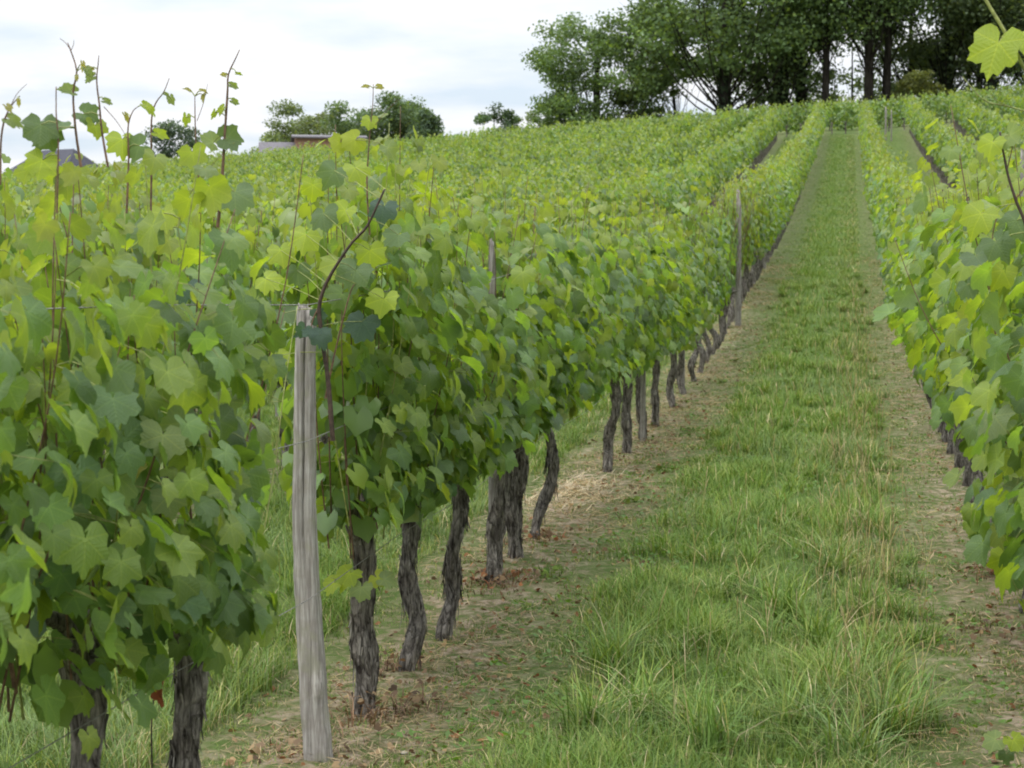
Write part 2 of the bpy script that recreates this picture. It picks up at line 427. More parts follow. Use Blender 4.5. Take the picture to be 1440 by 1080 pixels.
# leaves and shoots of one vine, base at the origin, row along Y
def vine_foliage(rng, nshoot=11, extra=150, half=.45, wid=.30, top=1.9, bottom=.66, gsz=1.0):
    P = []; Nn = []; Tt = []; S = []; Yg = []; shoots = []
    for k in range(nshoot):
        y0 = -half + 2 * half * (k + rng.rand()) / nshoot
        x0 = rng.normal(0, .05)
        z0 = .74 + rng.normal(0, .05)
        ln = (top - z0) * rng.uniform(.74, 1.14)
        dx = rng.normal(0, wid * .5); dy = rng.normal(0, .12)
        pts = np.array([[x0, y0 * .9, z0], [x0 + dx * .45, y0 + dy * .3, z0 + ln * .35], [x0 + dx * .8, y0 + dy * .6, z0 + ln * .7], [x0 + dx, y0 + dy + rng.normal(0, .04), z0 + ln]])
        sp = spline(pts, 14); shoots.append(sp)
        nl = int(ln / .048)
        side = rng.choice([-1, 1])
        for q in range(nl):
            u = (q + rng.rand() * .6) / nl
            p = sp[int(u * 13)]
            side = -side
            az = (0 if side > 0 else math.pi) + rng.normal(0, .85)
            outv = np.array([math.cos(az), math.sin(az), 0])
            yg = max(0, (u - .78) / .22)
            pet = rng.uniform(.06, .16) * (1 - .6 * yg)
            P.append(p + outv * pet + [0, 0, rng.uniform(-.03, .05)])
            Nn.append(outv * rng.uniform(.5, 1.1) + np.array([0, 0, rng.uniform(.15, 1.0)]) + rng.normal(0, .22, 3))
            Tt.append(outv * rng.uniform(.1, .8) + np.array([0, 0, -1.0]) + rng.normal(0, .3, 3))
            S.append(rng.uniform(.044, .078) * (1 - .48 * yg) * gsz); Yg.append(yg)
    for q in range(extra):
        side = rng.choice([-1, 1])
        zz_ = bottom + (top - .25 - bottom) * rng.rand() ** 1.15
        ww = wid * (.75 + .5 * math.sin((zz_ - bottom) / (top - bottom) * math.pi)) * rng.uniform(.6, 1.2)
        outv = np.array([side, rng.normal(0, .5), 0]); outv /= np.linalg.norm(outv)
        P.append(np.array([side * ww, rng.uniform(-half - .08, half + .08), zz_]))
        Nn.append(outv * rng.uniform(.6, 1.1) + np.array([0, 0, rng.uniform(.1, .9)]) + rng.normal(0, .2, 3))
        Tt.append(outv * rng.uniform(.0, .6) + np.array([0, 0, -1.0]) + rng.normal(0, .3, 3))
        S.append(rng.uniform(.040, .080) * gsz); Yg.append(0.0 if rng.rand() > .12 else .6)
    return [np.array(a) for a in (P, Nn, Tt, S, Yg)] + [shoots]

def trunk_points(rng, h=.74, lean=None, curve=.05):
    n = 26 if h else 8
    if lean is None: lean = (rng.normal(0, .035), rng.normal(0, .05))
    cx, cy = rng.normal(0, curve), rng.normal(0, curve)
    P = [[0, 0, -.12], [0, 0, .0], [lean[0] * .3 + cx * .6, lean[1] * .3 + cy, h * .3], [lean[0] * .6 - cx * .4, lean[1] * .7 - cy * .2, h * .62], [lean[0], lean[1], h]]
    return spline(P, n)
def trunk_mesh(rng, detail, r=.038, h=.74, lean=None, curve=.04, course=None):
    b = Buf()
    P = trunk_points(rng, h, lean, curve)
    if course: P = spline(course, 26)
    n = 60 if detail >= 2 else (18 if detail == 1 else 6)
    P = spline(P, n)
    t = np.linspace(0, 1, n)
    rad = r * (1 + .45 * np.exp(-((t - .12) / .09) ** 2) - .12 * np.sin(t * 9) + .35 * np.clip((t - .75) / .25, 0, 1) ** 1.2)
    rad = rad * (1 + .10 * np.sin(t * 23 + rng.rand() * 6)) if detail >= 1 else rad
    P = P + np.stack([.008 * np.sin(t * 17), .008 * np.cos(t * 13), 0 * t], 1)
    b.add(*tube(P, rad, 24 if detail >= 2 else (9 if detail == 1 else 5), .045 if detail >= 1 else 0, rng, flutes=5 if detail >= 1 else 0))
    head = P[-1]
    for s in (-1, 1):                                      # two arms of the head
        for q in range(2 if detail else 1):
            e = head + np.array([rng.normal(0, .03), s * rng.uniform(.12, .22), rng.uniform(.04, .14)])
            A = spline([head - [0, 0, .06], head + (e - head) * .5 + [0, 0, .03], e], 8 if detail else 3)
            b.add(*tube(A, np.linspace(r * .95, r * .35, len(A)), 9 if detail >= 2 else 5, .06 if detail else 0, rng))
    if detail >= 2:                                        # peeling bark strips
        for q in range(90):
            u = rng.uniform(.12, .97); k = int(u * (n - 1)); L_ = rng.uniform(.03, .12); a = rng.uniform(0, 2 * math.pi)
            o_ = np.array([math.cos(a), math.sin(a), 0]); sd_ = np.array([-o_[1], o_[0], 0])
            p = P[k] + o_ * rad[k] * 1.03; w_ = rng.uniform(.003, .010)
            tw = rng.normal(0, .15)
            pts = []
            for j in range(4):
                f = j / 3; c = p + np.array([0, 0, -L_ * f]) + o_ * (.005 + .022 * abs(f - .4) * rng.rand()) + sd_ * tw * L_ * f
                ww = w_ * (1 - .6 * f)
                pts += [c - sd_ * ww, c + sd_ * ww]
            T = []
            for j in range(3): T += [[2 * j, 2 * j + 1, 2 * j + 3], [2 * j, 2 * j + 3, 2 * j + 2]]
            b.add(pts, T)
    return b, P

# ------------------------------------------------------------------ vine rows
rr = random.Random(4)
L1 = [3.15, 3.8, 4.45, 6.24, 6.87, 7.52, 8.69, 9.30, 10.02, 11.2, 13.02, 14.15, 15.26, 16.3, 17.77, 18.94, 20.2, 21.2]
y = 22.3
while y < 107: L1.append(y); y += rr.uniform(.72, 1.0)
R1 = [4.2, 5.2, 6.0, 6.9, 7.7, 8.4, 9.3, 10.35, 11.79, 12.7, 13.67]
y = 14.6
while y < 107: R1.append(y); y += rr.uniform(.72, 1.0)
cands = [(-1.8, q, 'L', k) for k, q in enumerate(L1)] + [(.86, q, 'R', k) for k, q in enumerate(R1)]
for rw in range(1, 24):
    X = -1.8 - SP * rw; y = abs(X) / .56 + rr.random()
    while y < 107: cands.append((X, y, 'LL%d' % rw, 0)); y += rr.uniform(.75, .98)
for rw in range(1, 6):
    X = .86 + SP * rw; y = abs(X) / .135 + rr.random()
    while y < 107: cands.append((X, y, 'RR%d' % rw, 0)); y += rr.uniform(.75, .98)
def score(c):
    return c[1] * (1 if c[2] in 'LR' else 1.55)
cands.sort(key=score)
indiv = cands[:298]; rest = cands[298:]
for X0 in (108.6, 110.9, 113.2, 115.6, 118.0):            # headland block with rows across the slope
    x = -75
    while x < 32: rest.append((x + rr.uniform(-.1, .1), X0, 'H', 0)); x += .9

ORD = ['first', 'second', 'third', 'fourth', 'fifth', 'sixth', 'seventh', 'eighth', 'ninth', 'tenth', 'eleventh', 'twelfth', 'thirteenth', 'fourteenth', 'fifteenth', 'sixteenth', 'seventeenth', 'eighteenth', 'nineteenth', 'twentieth']
L_LABEL = {
    0: 'vine at the extreme left edge, only its close pale leaves in view',
    1: 'leafy vine with thick dark peeling trunk at the bottom left corner',
    2: 'vine with stout shaggy trunk between the corner vine and the grey post',
    3: 'vine just behind the thick grey post, brown dead shoots at its foot',
    4: 'slim vine with brown sprouts at its foot, second behind the grey post',
    5: 'vine with a slightly wavy trunk, third trunk behind the grey post',
    6: 'vine with a forked looking trunk and rusty dead weeds heaped at its foot',
    7: 'vine with a leaning rough trunk directly behind the one with rusty weeds',
    8: 'vine with a dark S curved trunk standing before the gap in the left row',
    9: 'trunkless stretch of vine foliage spanning the gap in the left row',
    10: 'vine with a short slender trunk, first one beyond the gap in the left row',
    11: 'vine with a bent knobbly trunk, second one beyond the gap in the left row',
    12: 'vine with a pale stake against its trunk, third beyond the gap in the left row'}
R_LABEL = {0: 'vine whose long arching green shoot hangs a leaf into the top right corner',
           1: 'nearest leafy vine on the right edge with a bare dark cane sticking up',
           2: 'vine on the right edge with big pale leaves hanging low'}
for k in range(3, 12): R_LABEL[k] = 'right row vine in pale yellow green leaf, %s vine back from the near right edge' % ORD[k]

def tcount(): return None
def put_leaf(parent, P, R, variant, colr, k=[0]):
    o = bpy.data.objects.new('leaf', LEAF_MESH[variant]); COL.objects.link(o)
    o.parent = parent
    o.matrix_basis = Matrix(((R[0][0], R[0][1], R[0][2], P[0]), (R[1][0], R[1][1], R[1][2], P[1]), (R[2][0], R[2][1], R[2][2], P[2]), (0, 0, 0, 1)))
    o.color = (colr[0], colr[1], colr[2], 1)
    return o
def petiole_buf(buf, P, sh, rng, n=60):
    """thin leaf stalks from leaves to the nearest shoot point"""
    allp = np.concatenate(sh)
    idx = rng.choice(len(P), min(n, len(P)), replace=False)
    for q in idx:
        d = np.linalg.norm(allp - P[q], axis=1); a = allp[d.argmin()]
        if d.min() > .25: continue
        buf.add(*tube(np.array([a, (a + P[q]) / 2 + [0, 0, .01], P[q]]), [.0016, .0013, .0011], 3, cap=False), (1, 1, 1))

# prototypes for the vines further up the slope
protosA = []; protosB = []; farsets = []
for k in range(8):
    rng = np.random.RandomState(100 + k)
    P, Nn, Tt, S, Yg, sh = vine_foliage(rng, 12, 150, .48, .29, 2.10, .68, 1.05)
    C = leaf_colours(rng, len(P), Yg, (P[:, 2] - .6) / 1.4)
    b = Buf()
    R = leaf_frames(Nn, Tt, S)
    for v in range(3):
        s_ = slice(v, None, 3); tv, tt, tc_ = LEAFM[v]
        b.add(*instance_arrays(tv, tt, R[s_], P[s_], C[s_], tc_))
    fol = b.mesh('foliage', M_LEAF)
    bs = Buf()
    for s_ in sh: bs.add(*tube(s_[::2], np.linspace(.0042, .0018, len(s_[::2])), 4))
    tb, _ = trunk_mesh(rng, 1, .036, .72)
    protosA.append((fol, bs.mesh('shoots', M_CANE), tb.mesh('trunk', M_BARK)))
    b = Buf(); sel = rng.choice(len(P), int(len(P) * .62), replace=False)
    b.add(*instance_arrays(FARV, FART, R[sel] * 1.42, P[sel], C[sel]))
    tb, _ = trunk_mesh(rng, 0, .042, .72)
    protosB.append((b.mesh('foliage', M_LEAF), None, tb.mesh('trunk', M_BARK)))
    farsets.append((P, R, C, rng))
for pr in protosA + protosB:
    pass
COPY_ROWS = {'L': ('in the left row beside the grass lane, further up the slope', 'vines of the left lane row up the slope'),
             'R': ('in the right row beside the grass lane, further up the slope', 'vines of the right lane row up the slope')}
leaf_total = 0
seen = {}
hero_vines = {}
for (X, Y, rw, k) in indiv:
    z = float(gz(X, Y))
    lab = None; grp = 'grapevines trained in rows up the slope'
    if rw == 'L': lab = L_LABEL.get(k); 
    if rw == 'R': lab = R_LABEL.get(k)
    if rw == 'L' and lab is None and k < 18: lab = 'vine with dark upright trunk, %s beyond the gap in the left lane row' % ORD[k - 10]
    if rw == 'L' and lab is None and Y < 28.9:
        lab = 'left lane row vine, %s downhill from the tall grey stake' % ORD[len([q for q in L1 if Y < q < 28.9])]
    if rw == 'R' and lab is None and Y < 28.9:
        lab = 'right lane row vine, %s downhill of the tall grey stake opposite' % ORD[len([q for q in R1 if Y < q < 28.9])]
    if rw in 'LR' and lab is None and 28.9 < Y < 45:
        n_ = len([q for q in (L1 if rw == 'L' else R1) if 28.9 < q <= Y])
        lab = ('left lane row vine, %s uphill from the tall grey stake' if rw == 'L' else 'right lane row vine, %s uphill of the tall grey stake opposite') % ORD[n_ - 1]
    if lab is None:
        if rw in COPY_ROWS:
            a, grp = COPY_ROWS[rw]
            band = 'below the tall grey stake' if Y < 29 else ('halfway up the hill' if Y < 75 else 'near the crest')
            lab = 'leafy vine in the %s lane row, %s' % ('left' if rw == 'L' else 'right', band); grp = grp + ', ' + band
        elif rw.startswith('LL'):
            n_ = int(rw[2:])
            lab = 'leafy green grapevine in the %s row behind the left lane row' % ORD[n_ - 1]
            lab += ', nearer half' if Y < 30 else ', further half'
            seen[rw] = seen.get(rw, 0) + 1
            if Y < 30 and seen[rw] <= 20: lab = 'grapevine in the %s row behind the left lane row, %s from its near end' % (ORD[n_ - 1], ORD[seen[rw] - 1])
            grp = 'vines of the %s row behind the left lane row' % ORD[n_ - 1] + (', nearer half' if Y < 30 else ', further half')
        else:
            n_ = int(rw[2:])
            lab = 'leafy green grapevine in the %s row beyond the right lane row' % ORD[n_ - 1]
            grp = 'vines of the %s row beyond the right lane row' % ORD[n_ - 1]
    root = empty('grapevine', (X, Y, z), lab, 'grapevine', grp)
    near = rw in 'LR' and Y < 17
    if near:
        hero_vines[(rw, k)] = root
        rng = np.random.RandomState(int(Y * 100) % 9973 + (7 if rw == 'R' else 0))
        wid = .30 if rw == 'L' else .37
        half = .5; nsh = 13; ex = 250
        if rw == 'L' and k in (3,): half = .46
        if rw == 'L' and k == 2: half = .44; ex = 300
        if rw == 'L' and k in (8,): half = .6; ex = 230
        if rw == 'L' and k in (9,): half = .85; ex = 260; nsh = 16
        if rw == 'L' and k in (6, 7): half = .42
        if rw == 'R': ex = 300
        if rw == 'R' and k == 0: ex = 60; nsh = 5
        top = 1.86 + rng.uniform(-.04, .1)
        if rw == 'L': top += .12
        if rw == 'R': top = 2.12 + rng.uniform(-.05, .1)
        if rw == 'L' and k < 3: top = 1.86
        if rw == 'L' and k == 3: top = 2.16; nsh = 17; ex = 330
        if rw == 'L' and k == 4: top = 1.95
        bot = .55 if rw == 'R' else (.72 if k < 3 else .80)
        P, Nn, Tt, S, Yg, sh = vine_foliage(rng, nsh, ex, half, wid, top, bot)
        wp = P + np.array([X, Y, z])
        f_ = wp @ np.array(FW); sx_ = 720 + F_PX * (wp @ np.array(RT)) / f_; sy_ = 540 - F_PX * (wp @ np.array(UP)) / f_
        keep = ~((wp[:, 1] < 5.75) & (sx_ > 395) & (sx_ < 475) & (sy_ > 425)) if rw == 'L' and k < 4 else np.ones(len(P), bool)
        if rw == 'L': keep &= P[:, 2] - S * .8 > (.70 if k >= 3 else (.90, .66, .64)[k])
        if rw == 'R': keep &= P[:, 2] - S * .8 > .70 + 1.1 * np.maximum(0, np.abs(P[:, 0]) - .2) * (k > 2)
        if rw == 'L' and k < 9: keep &= ~((sx_ > 680) & (sx_ < 708) & (sy_ > 325) & (sy_ < 420) & (wp[:, 1] < 9.1))
        if rw == 'L' and k == 3: keep &= ~((sx_ < 462) & (sy_ > 425) & (wp[:, 0] > -1.75))
        if rw == 'L' and k < 3: keep &= ~(sx_ > 372 + 10 * np.sin(sy_ / 60.))
        if rw == 'L' and k == 3: keep &= ~(sx_ < 396)
        if rw == 'L' and k == 3:                           # open the foliage in front of the thick cane
            for (ax, ay), (bx, by) in zip([(452, 470), (449, 430), (462, 392), (492, 345), (515, 320)], [(449, 430), (462, 392), (492, 345), (515, 320), (541, 266)]):
                tq = np.clip(((sx_ - ax) * (bx - ax) + (sy_ - 15 - ay) * (by - ay)) / ((bx - ax) ** 2 + (by - ay) ** 2), 0, 1)
                keep &= ~((np.hypot(sx_ - ax - tq * (bx - ax), sy_ + 15 - ay - tq * (by - ay)) < 19) & (wp[:, 0] > -1.80))
        P, Nn, Tt, S, Yg = P[keep], Nn[keep], Tt[keep], S[keep], Yg[keep]
        C = leaf_colours(rng, len(P), Yg, (P[:, 2] - .6) / 1.4)
        if rw == 'R': C = C * np.array([1.12, 1.10, 1.0])
        R = leaf_frames(Nn, Tt, S)
        wp = P + np.array([X, Y, z]); cd = np.linalg.norm(wp, axis=1) - .3 * np.abs(P[:, 0]) * 0
        facing = (P[:, 0] if rw == 'L' else -P[:, 0])
        # the 300 nearest the lane are leaves of their own, the rest is joined
        cap_ = 300 if Y < 12.5 else 170
        order = np.argsort(-(facing + .25 * (P[:, 2] - 1)))
        ind, rem = order[:cap_], order[cap_:]
        for q in ind:
            put_leaf(root, P[q], R[q], int(rng.randint(8)), C[q])
        leaf_total += len(ind)
        if len(rem):
            b = Buf()
            for v in range(3):
                s_ = rem[v::3]
                if len(s_): b.add(*instance_arrays(*LEAFM[v][:2], R[s_], P[s_], C[s_], LEAFM[v][2]))
            o = link('foliage', b.mesh('foliage', M_LEAF), root); o['kind'] = 'stuff'
        for s_ in sh:
            bs = Buf(); bs.add(*tube(s_, np.linspace(.0036, .0012, len(s_)), 5))
            link('shoot', bs.mesh('shoot', M_CANE if rng.rand() < .75 else M_CANEG), root)
        bp_ = Buf(); petiole_buf(bp_, P, sh, rng, 90)
        if bp_.n: o = link('leaf_stalks', bp_.mesh('leaf_stalks', M_CANEG), root); o['kind'] = 'stuff'
        if not (rw == 'L' and k == 9):
            lean = None; r_ = rng.uniform(.029, .038); cv = .03; hh = .74
            if rw == 'L':
                if k == 1: r_ = .040
                if k == 2: r_ = .038; lean = (0, .0)
                if k == 3: lean = (.0, -.05); r_ = .040
                if k == 4: lean = (.0, .09); r_ = .034
                if k == 6: r_ = .038; lean = (.03, .0)
                if k == 7: lean = (0, -.06); r_ = .038; cv = .03
                if k == 8: lean = (.02, .0); r_ = .030; cv = .06
            tb, TP = trunk_mesh(rng, 2, r_, hh, lean, cv, [[-.03, 0, -.12], [-.03, 0, 0], [.0, .04, .2], [.07, .06, .42], [.05, .02, .58], [.0, 0, .74]] if (rw == 'L' and k == 8) else None)
            link('trunk', tb.mesh('trunk', M_BARK), root)
    else:
        far = Y > 42
        pr = (protosB if far else protosA)[rr.randrange(8)]
        sx = rr.choice([-1, 1]); 
        o = link('foliage', pr[0], root); o['kind'] = 'stuff'
        a = math.pi * rr.randint(0, 1)
        o.rotation_euler.z = a; o.scale = (rr.uniform(.85, 1.15) * (.34 if rw == 'L' and 23.5 < Y < 28.6 else (.7 if rw == 'L' and 20 < Y < 30 else 1)), rr.uniform(.95, 1.1), rr.uniform(.93, 1.10))
        c_ = rr.uniform(.85, 1.2); o.color = (c_ * rr.uniform(.92, 1.1), c_, c_ * .95, 1)
        if pr[1] and Y < 30:
            o = link('shoots', pr[1], root); o['kind'] = 'stuff'; o.rotation_euler.z = a
        o = link('trunk', pr[2], root); o.rotation_euler.z = rr.uniform(0, 6)
        o.scale = (1, 1, rr.uniform(.92, 1.05))
    # dry base debris for the near trunks is added below

# all the remaining vines joined into one piece of the hillside
b = Buf(); bt = Buf()
tbv, _ = trunk_mesh(np.random.RandomState(9), 0, .042, .72)
TV = np.concatenate(tbv.V); TT = np.concatenate(tbv.T)
for (X, Y, rw, k) in rest:
    P, R, C, rng = farsets[rr.randrange(8)]
    nl = int(210 if Y < 60 else (170 if Y < 85 else 130))
    sel = rng.choice(len(P), nl, replace=False)
    gs = 1.7 if Y < 60 else (1.95 if Y < 85 else 2.2)
    z = float(gz(X, Y)); a = math.pi * rr.randint(0, 1) + (math.pi / 2 if rw == 'H' else 0)
    ca, sa = math.cos(a), math.sin(a); Z = np.array([[ca, -sa, 0], [sa, ca, 0], [0, 0, 1]])
    RR = Z @ R[sel]; PP = P[sel] @ Z.T
    PP[:, 2] = .2 + PP[:, 2] * rr.uniform(.80, 1.02) + np.where(rng.rand(nl) < .15, .16, 0) - (.65 if rw == 'H' and Y > 109 else 0)
    b.add(*instance_arrays(FARV, FART, RR * gs, PP + [X, Y, z], C[sel] * rr.uniform(.85, 1.2)))
    bt.add(TV @ Z.T + [X, Y, z], TT)
fo = link('distant_grapevines', b.mesh('distant_grapevines', M_LEAF)); prop(fo, 'mass of distant green vine rows covering the hillside up to the crest', 'vines', None, 'stuff')
fo2 = link('distant_vine_trunks', bt.mesh('distant_vine_trunks', M_BARK)); prop(fo2, 'small dark trunks under the distant vine rows on the hillside', 'vine trunks', None, 'stuff')
print('LEAF OBJECTS', leaf_total, 'VINES', len(indiv), 'REST', len(rest), 'tris', b.n)
# ------------------------------------------------------------------ posts and stakes
def split_post(name, base, top, w0, w1, label, group=None, detail=True, mat=None, seed=1, bow=0.0):
    rng = np.random.RandomState(seed)
    base = np.array(base, float); top = np.array(top, float)
    n = 60 if detail else 8; seg = 44 if detail else 7
    t = np.linspace(-.06, 1, n); H = top - base
    ang = np.linspace(0, 2 * np.pi, seg, endpoint=False)
    prof = 1 / np.maximum(np.abs(np.cos(ang)) ** 4 + np.abs(np.sin(ang)) ** 4, .01) ** .25   # rounded square
    prof = prof * (1 + rng.normal(0, .028, seg))
    crack = np.exp(-((np.angle(np.exp(1j * (ang + 1.45)))) / .09) ** 2) if detail else 0
    V = []
    dx = np.cumsum(rng.normal(0, .0009, n)); 
    for q in range(n):
        u = t[q]
        wd = (w0 + (w1 - w0) * u) / 2
        cr = .62 * np.clip((u - .32) / .3, 0, 1) * crack if detail else 0
        kn = .25 * np.exp(-((u - .17) / .03) ** 2) * np.exp(-((np.angle(np.exp(1j * (ang + 1.0)))) / .5) ** 2) if detail else 0
        r = wd * prof * (1 - cr + kn) * (1 + rng.normal(0, .012, seg))
        if u > .95: r = r * np.where(np.cos(ang + .7) > -.2, 1 - (u - .95) * 15 * .75, 1)
        c = base + H * u + np.array([dx[q] + bow * math.sin(math.pi * max(u, 0)), 0, 0])
        zz_ = np.full(seg, c[2])
        if q == n - 1: zz_ = zz_ - .05 * (np.cos(ang) > 0) * rng.rand(seg) - .02 * rng.rand(seg)
        V.append(np.stack([c[0] + r * np.cos(ang), c[1] + r * np.sin(ang) * .8, zz_], 1))
    V = np.concatenate(V)
    i = np.arange(n - 1)[:, None] * seg; j = np.arange(seg)[None]; jn = (j + 1) % seg
    A, B_, C_, D = (i + j).ravel(), (i + jn).ravel(), (i + seg + jn).ravel(), (i + seg + j).ravel()
    T = np.concatenate([np.stack([A, B_, C_], 1), np.stack([A, C_, D], 1)])
    V = np.concatenate([V, [V[-seg:].mean(0)]]); k = len(V) - 1
    T = np.concatenate([T, [[(n - 1) * seg + q, (n - 1) * seg + (q + 1) % seg, k] for q in range(seg)]])
    V = V - base
    me = np_mesh(name, V, T, mat or M_STAKE, None, True)
    o = link(name, me); o.location = base
    return prop(o, label, 'post', group)
pb = pix(452, 1062, 5.66); pt = pix(434, 425, 5.62)
split_post('wooden_post', (pb.x, 5.62, float(gz(pb.x, 5.62))), (pt.x, 5.58, pt.z), .094, .062, 'thick grey weathered split wooden post with a long crack, in front of the left row', None, True, M_WOOD, 5, -.028)
def stake(px_x, Y, ytop, wid, label, group=None, name='wooden_stake', X=None, lean=0):
    t_ = pix(px_x, ytop, Y)
    zb = float(gz(t_.x, Y))
    return split_post(name, (t_.x + lean, Y, zb), (t_.x, Y, t_.z), wid, wid * .8, label, group, False, M_STAKE, int(Y * 10))
stake(693, 9.05, 334, .050, 'grey stake top poking out of the leaves behind the thick post')
stake(905, 15.1, 395, .050, 'pale thin stake standing against the third trunk beyond the gap')
stake(961, 19.2, 380, .050, 'pale thin stake among the trunks halfway up the left row')
stake(1039, 26.5, 266, .095, 'tall grey stake rising above the left row beside the grass lane')
stake(1076, 36.5, 262, .060, 'thin pale stake in the left row above the tall grey stake')
stake(1066, 34.0, 300, .055, 'thin pale stake in the left row just beyond the tall grey stake')
stake(390, 16.4, 318, .060, 'grey stake seen through the leaves left of the thick post', X=0)
stake(1247, 62.0, 208, .05, 'thin grey stake in the right row on the middle slope')
stake(1290, 21.0, 282, .05, 'pale stake in the right row where the leaves thin out')
stake(1291, 8.9 + 1.4, 520, .03, 'thin stake hidden low in the right row leaves') if False else None
stake(1246, 101.0, 150, .13, 'broader of two pale posts at the top end of the right row')
stake(1254, 100.0, 154, .09, 'narrower of two pale posts at the top end of the right row')
stake(1438, 24.0, 205, .07, 'grey stake at the right edge behind the nearest leaves')
for q in range(10):
    Y = 45 + q * 6.1
    stake(1193 - 2400 * 1.8 / Y * 1.02, Y, 420 - (float(gz(-1.8, Y)) + 1.95) * 2400 / Y, .07, 'thin grey stake in the left lane row high on the slope', 'stakes of the left lane row high on the slope')
for rw_, X in ((1, -1.8 - SP), (2, -1.8 - 2 * SP), (3, -1.8 - 3 * SP)):
    for q in range(6):
        Y = 14 + 3 * rw_ + q * 6.5
        z = float(gz(X, Y))
        split_post('wooden_stake', (X, Y, z), (X + .02, Y, z + 1.75), .06, .05, 'grey stake half buried in the %s row behind the left lane row' % ORD[rw_ - 1], 'stakes of the %s row behind the left lane row' % ORD[rw_ - 1], False, M_STAKE, q + 5)
# trellis wires
for X, nm in ((-1.8, 'left lane row'), (.86, 'right lane row'), (-1.8 - SP, 'first row behind the left lane row')):
    for h, hn in ((.62, 'lowest'), (1.15, 'middle'), (1.6, 'top')):
        ys_ = np.arange(3, 60, 1.2)
        pts = np.stack([np.full(len(ys_), X + .045), ys_, gz(X, ys_) + h + .015 * np.sin(ys_ * 2.1)], 1)
        V_, T_ = tube(pts, .0017, 4, cap=False)
        o = link('trellis_wire', np_mesh('trellis_wire', V_, T_, M_WIRE)); prop(o, '%s thin grey trellis wire along the %s' % (hn, nm), 'wire')

# ------------------------------------------------------------------ shoots that show one by one
def local(root, P): return np.array(P) - np.array(root.location)
def hero_shoot(root, pts, Y, r0=.004, r1=.0014, leaves=(), mat=None, depth=None, lseed=1, n=16, back=0):
    """pts: shoot course; leaves: (x, y, radius, kind) around it"""
    rng = np.random.RandomState(lseed)
    W = [np.array(pix(p[0], p[1], p[2] if len(p) > 2 else Y)) for p in pts]
    sp = spline([local(root, q) for q in W], n)
    b = Buf(); b.add(*tube(sp, np.linspace(r0, r1, n), 6, .06, rng))
    # nodes
    o = link('shoot', b.mesh('shoot', mat or M_CANE), root)
    lb = Buf()
    for lf in leaves:
        x, y_, s, kind = lf[:4]
        dY = lf[4] if len(lf) > 4 else rng.uniform(-.06, .06)
        dY += back
        p = local(root, np.array(pix(x, y_, Y + dY)))
        # p is the petiole joint: leaf hangs down from it, face to the light
        tocam = -np.array(pix(x, y_, Y)); tocam /= np.linalg.norm(tocam)
        if kind == 'side': nrm = np.array([tocam[0] * .5 + rng.normal(0, .3), tocam[1] * .5, .9])
        elif kind == 'back': nrm = -tocam * .8 + np.array([rng.normal(0, .3), 0, -.25])
        else: nrm = tocam * .8 + np.array([rng.normal(0, .25), rng.normal(0, .2), .5 + rng.normal(0, .15)])
        tip = np.array([rng.normal(0, .35), rng.normal(0, .2), -1.0])
        if len(lf) > 5: tip = np.array([lf[5][0], 0, lf[5][1]], float)
        R = leaf_frames(nrm[None], tip[None], np.array([s]))[0]
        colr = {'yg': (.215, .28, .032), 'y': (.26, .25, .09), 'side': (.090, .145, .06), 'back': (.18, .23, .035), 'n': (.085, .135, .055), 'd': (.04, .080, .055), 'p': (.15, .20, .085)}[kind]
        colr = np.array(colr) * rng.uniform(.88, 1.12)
        if s < .035: R = R * np.array([rng.uniform(.45, .75), 1.1, 1])
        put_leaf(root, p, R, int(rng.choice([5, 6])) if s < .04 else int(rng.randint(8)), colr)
        k = np.linalg.norm(sp - p, axis=1).argmin()
        if np.linalg.norm(sp[k] - p) < .3:
            lb.add(*tube(np.array([sp[k], (sp[k] + p) / 2 + [0, 0, .006], p]), [.0017, .0014, .0011], 4, cap=False))
    if lb.n: o = link('leaf_stalks', lb.mesh('leaf_stalks', M_CANEG), root); o['kind'] = 'stuff'
def tendril(root, pts, Y, r=.0011, mat=None):
    W = [local(root, np.array(pix(p[0], p[1], Y))) for p in pts]
    sp = spline(W, 10); V_, T_ = tube(sp, np.linspace(r, r * .5, 10), 4)
    link('tendril', np_mesh('tendril', V_, T_, mat or M_CANE), root)
hv = hero_vines
A = hv[('L', 1)]; B = hv[('L', 2)]; C0 = hv[('L', 0)]; D3 = hv[('L', 3)]
# shoots against the sky above the nearest vines
hero_shoot(C0, [(0, 260), (2, 190), (12, 155), (28, 135)], 3.6, .003, .001, [(10, 150, 0.0187, 'y'), (26, 142, 0.0125, 'y'), (14, 168, .03, 'p', 0, (1, -.6))], lseed=2)
tendril(C0, [(12, 155), (24, 132), (38, 118)], 3.6)
hero_shoot(A, [(114, 235), (106, 180), (103, 130), (108, 100), (99, 70), (95, 60)], 3.75, .0034, .0010,
           [(116, 90, 0.0172, 'y'), (122, 98, .02, 'p'), (108, 108, 0.0125, 'y'), (100, 128, .03, 'p', 0, (-1, 0)), (90, 182, .050, 'side', 0, (-.4, -1)), (66, 185, .052, 'n', 0, (-.5, -1))], lseed=3)
tendril(A, [(99, 70), (92, 60), (84, 54)], 3.75); tendril(A, [(99, 72), (103, 64), (104, 56)], 3.75)
hero_shoot(A, [(152, 235), (144, 190), (140, 150), (136, 115), (138, 90), (139, 78)], 3.8, .003, .0009,
           [(130, 108, .02, 'p', 0, (-1, -.7)), (148, 142, 0.0172, 'p', 0, (1, 0)), (134, 176, .036, 'yg', 0, (-.1, -1)), (118, 160, .040, 'n', 0, (.9, -.4)), (126, 98, .02, 'y', 0, (-1, .3))], lseed=4)
tendril(A, [(146, 150), (165, 172), (180, 196)], 3.8)
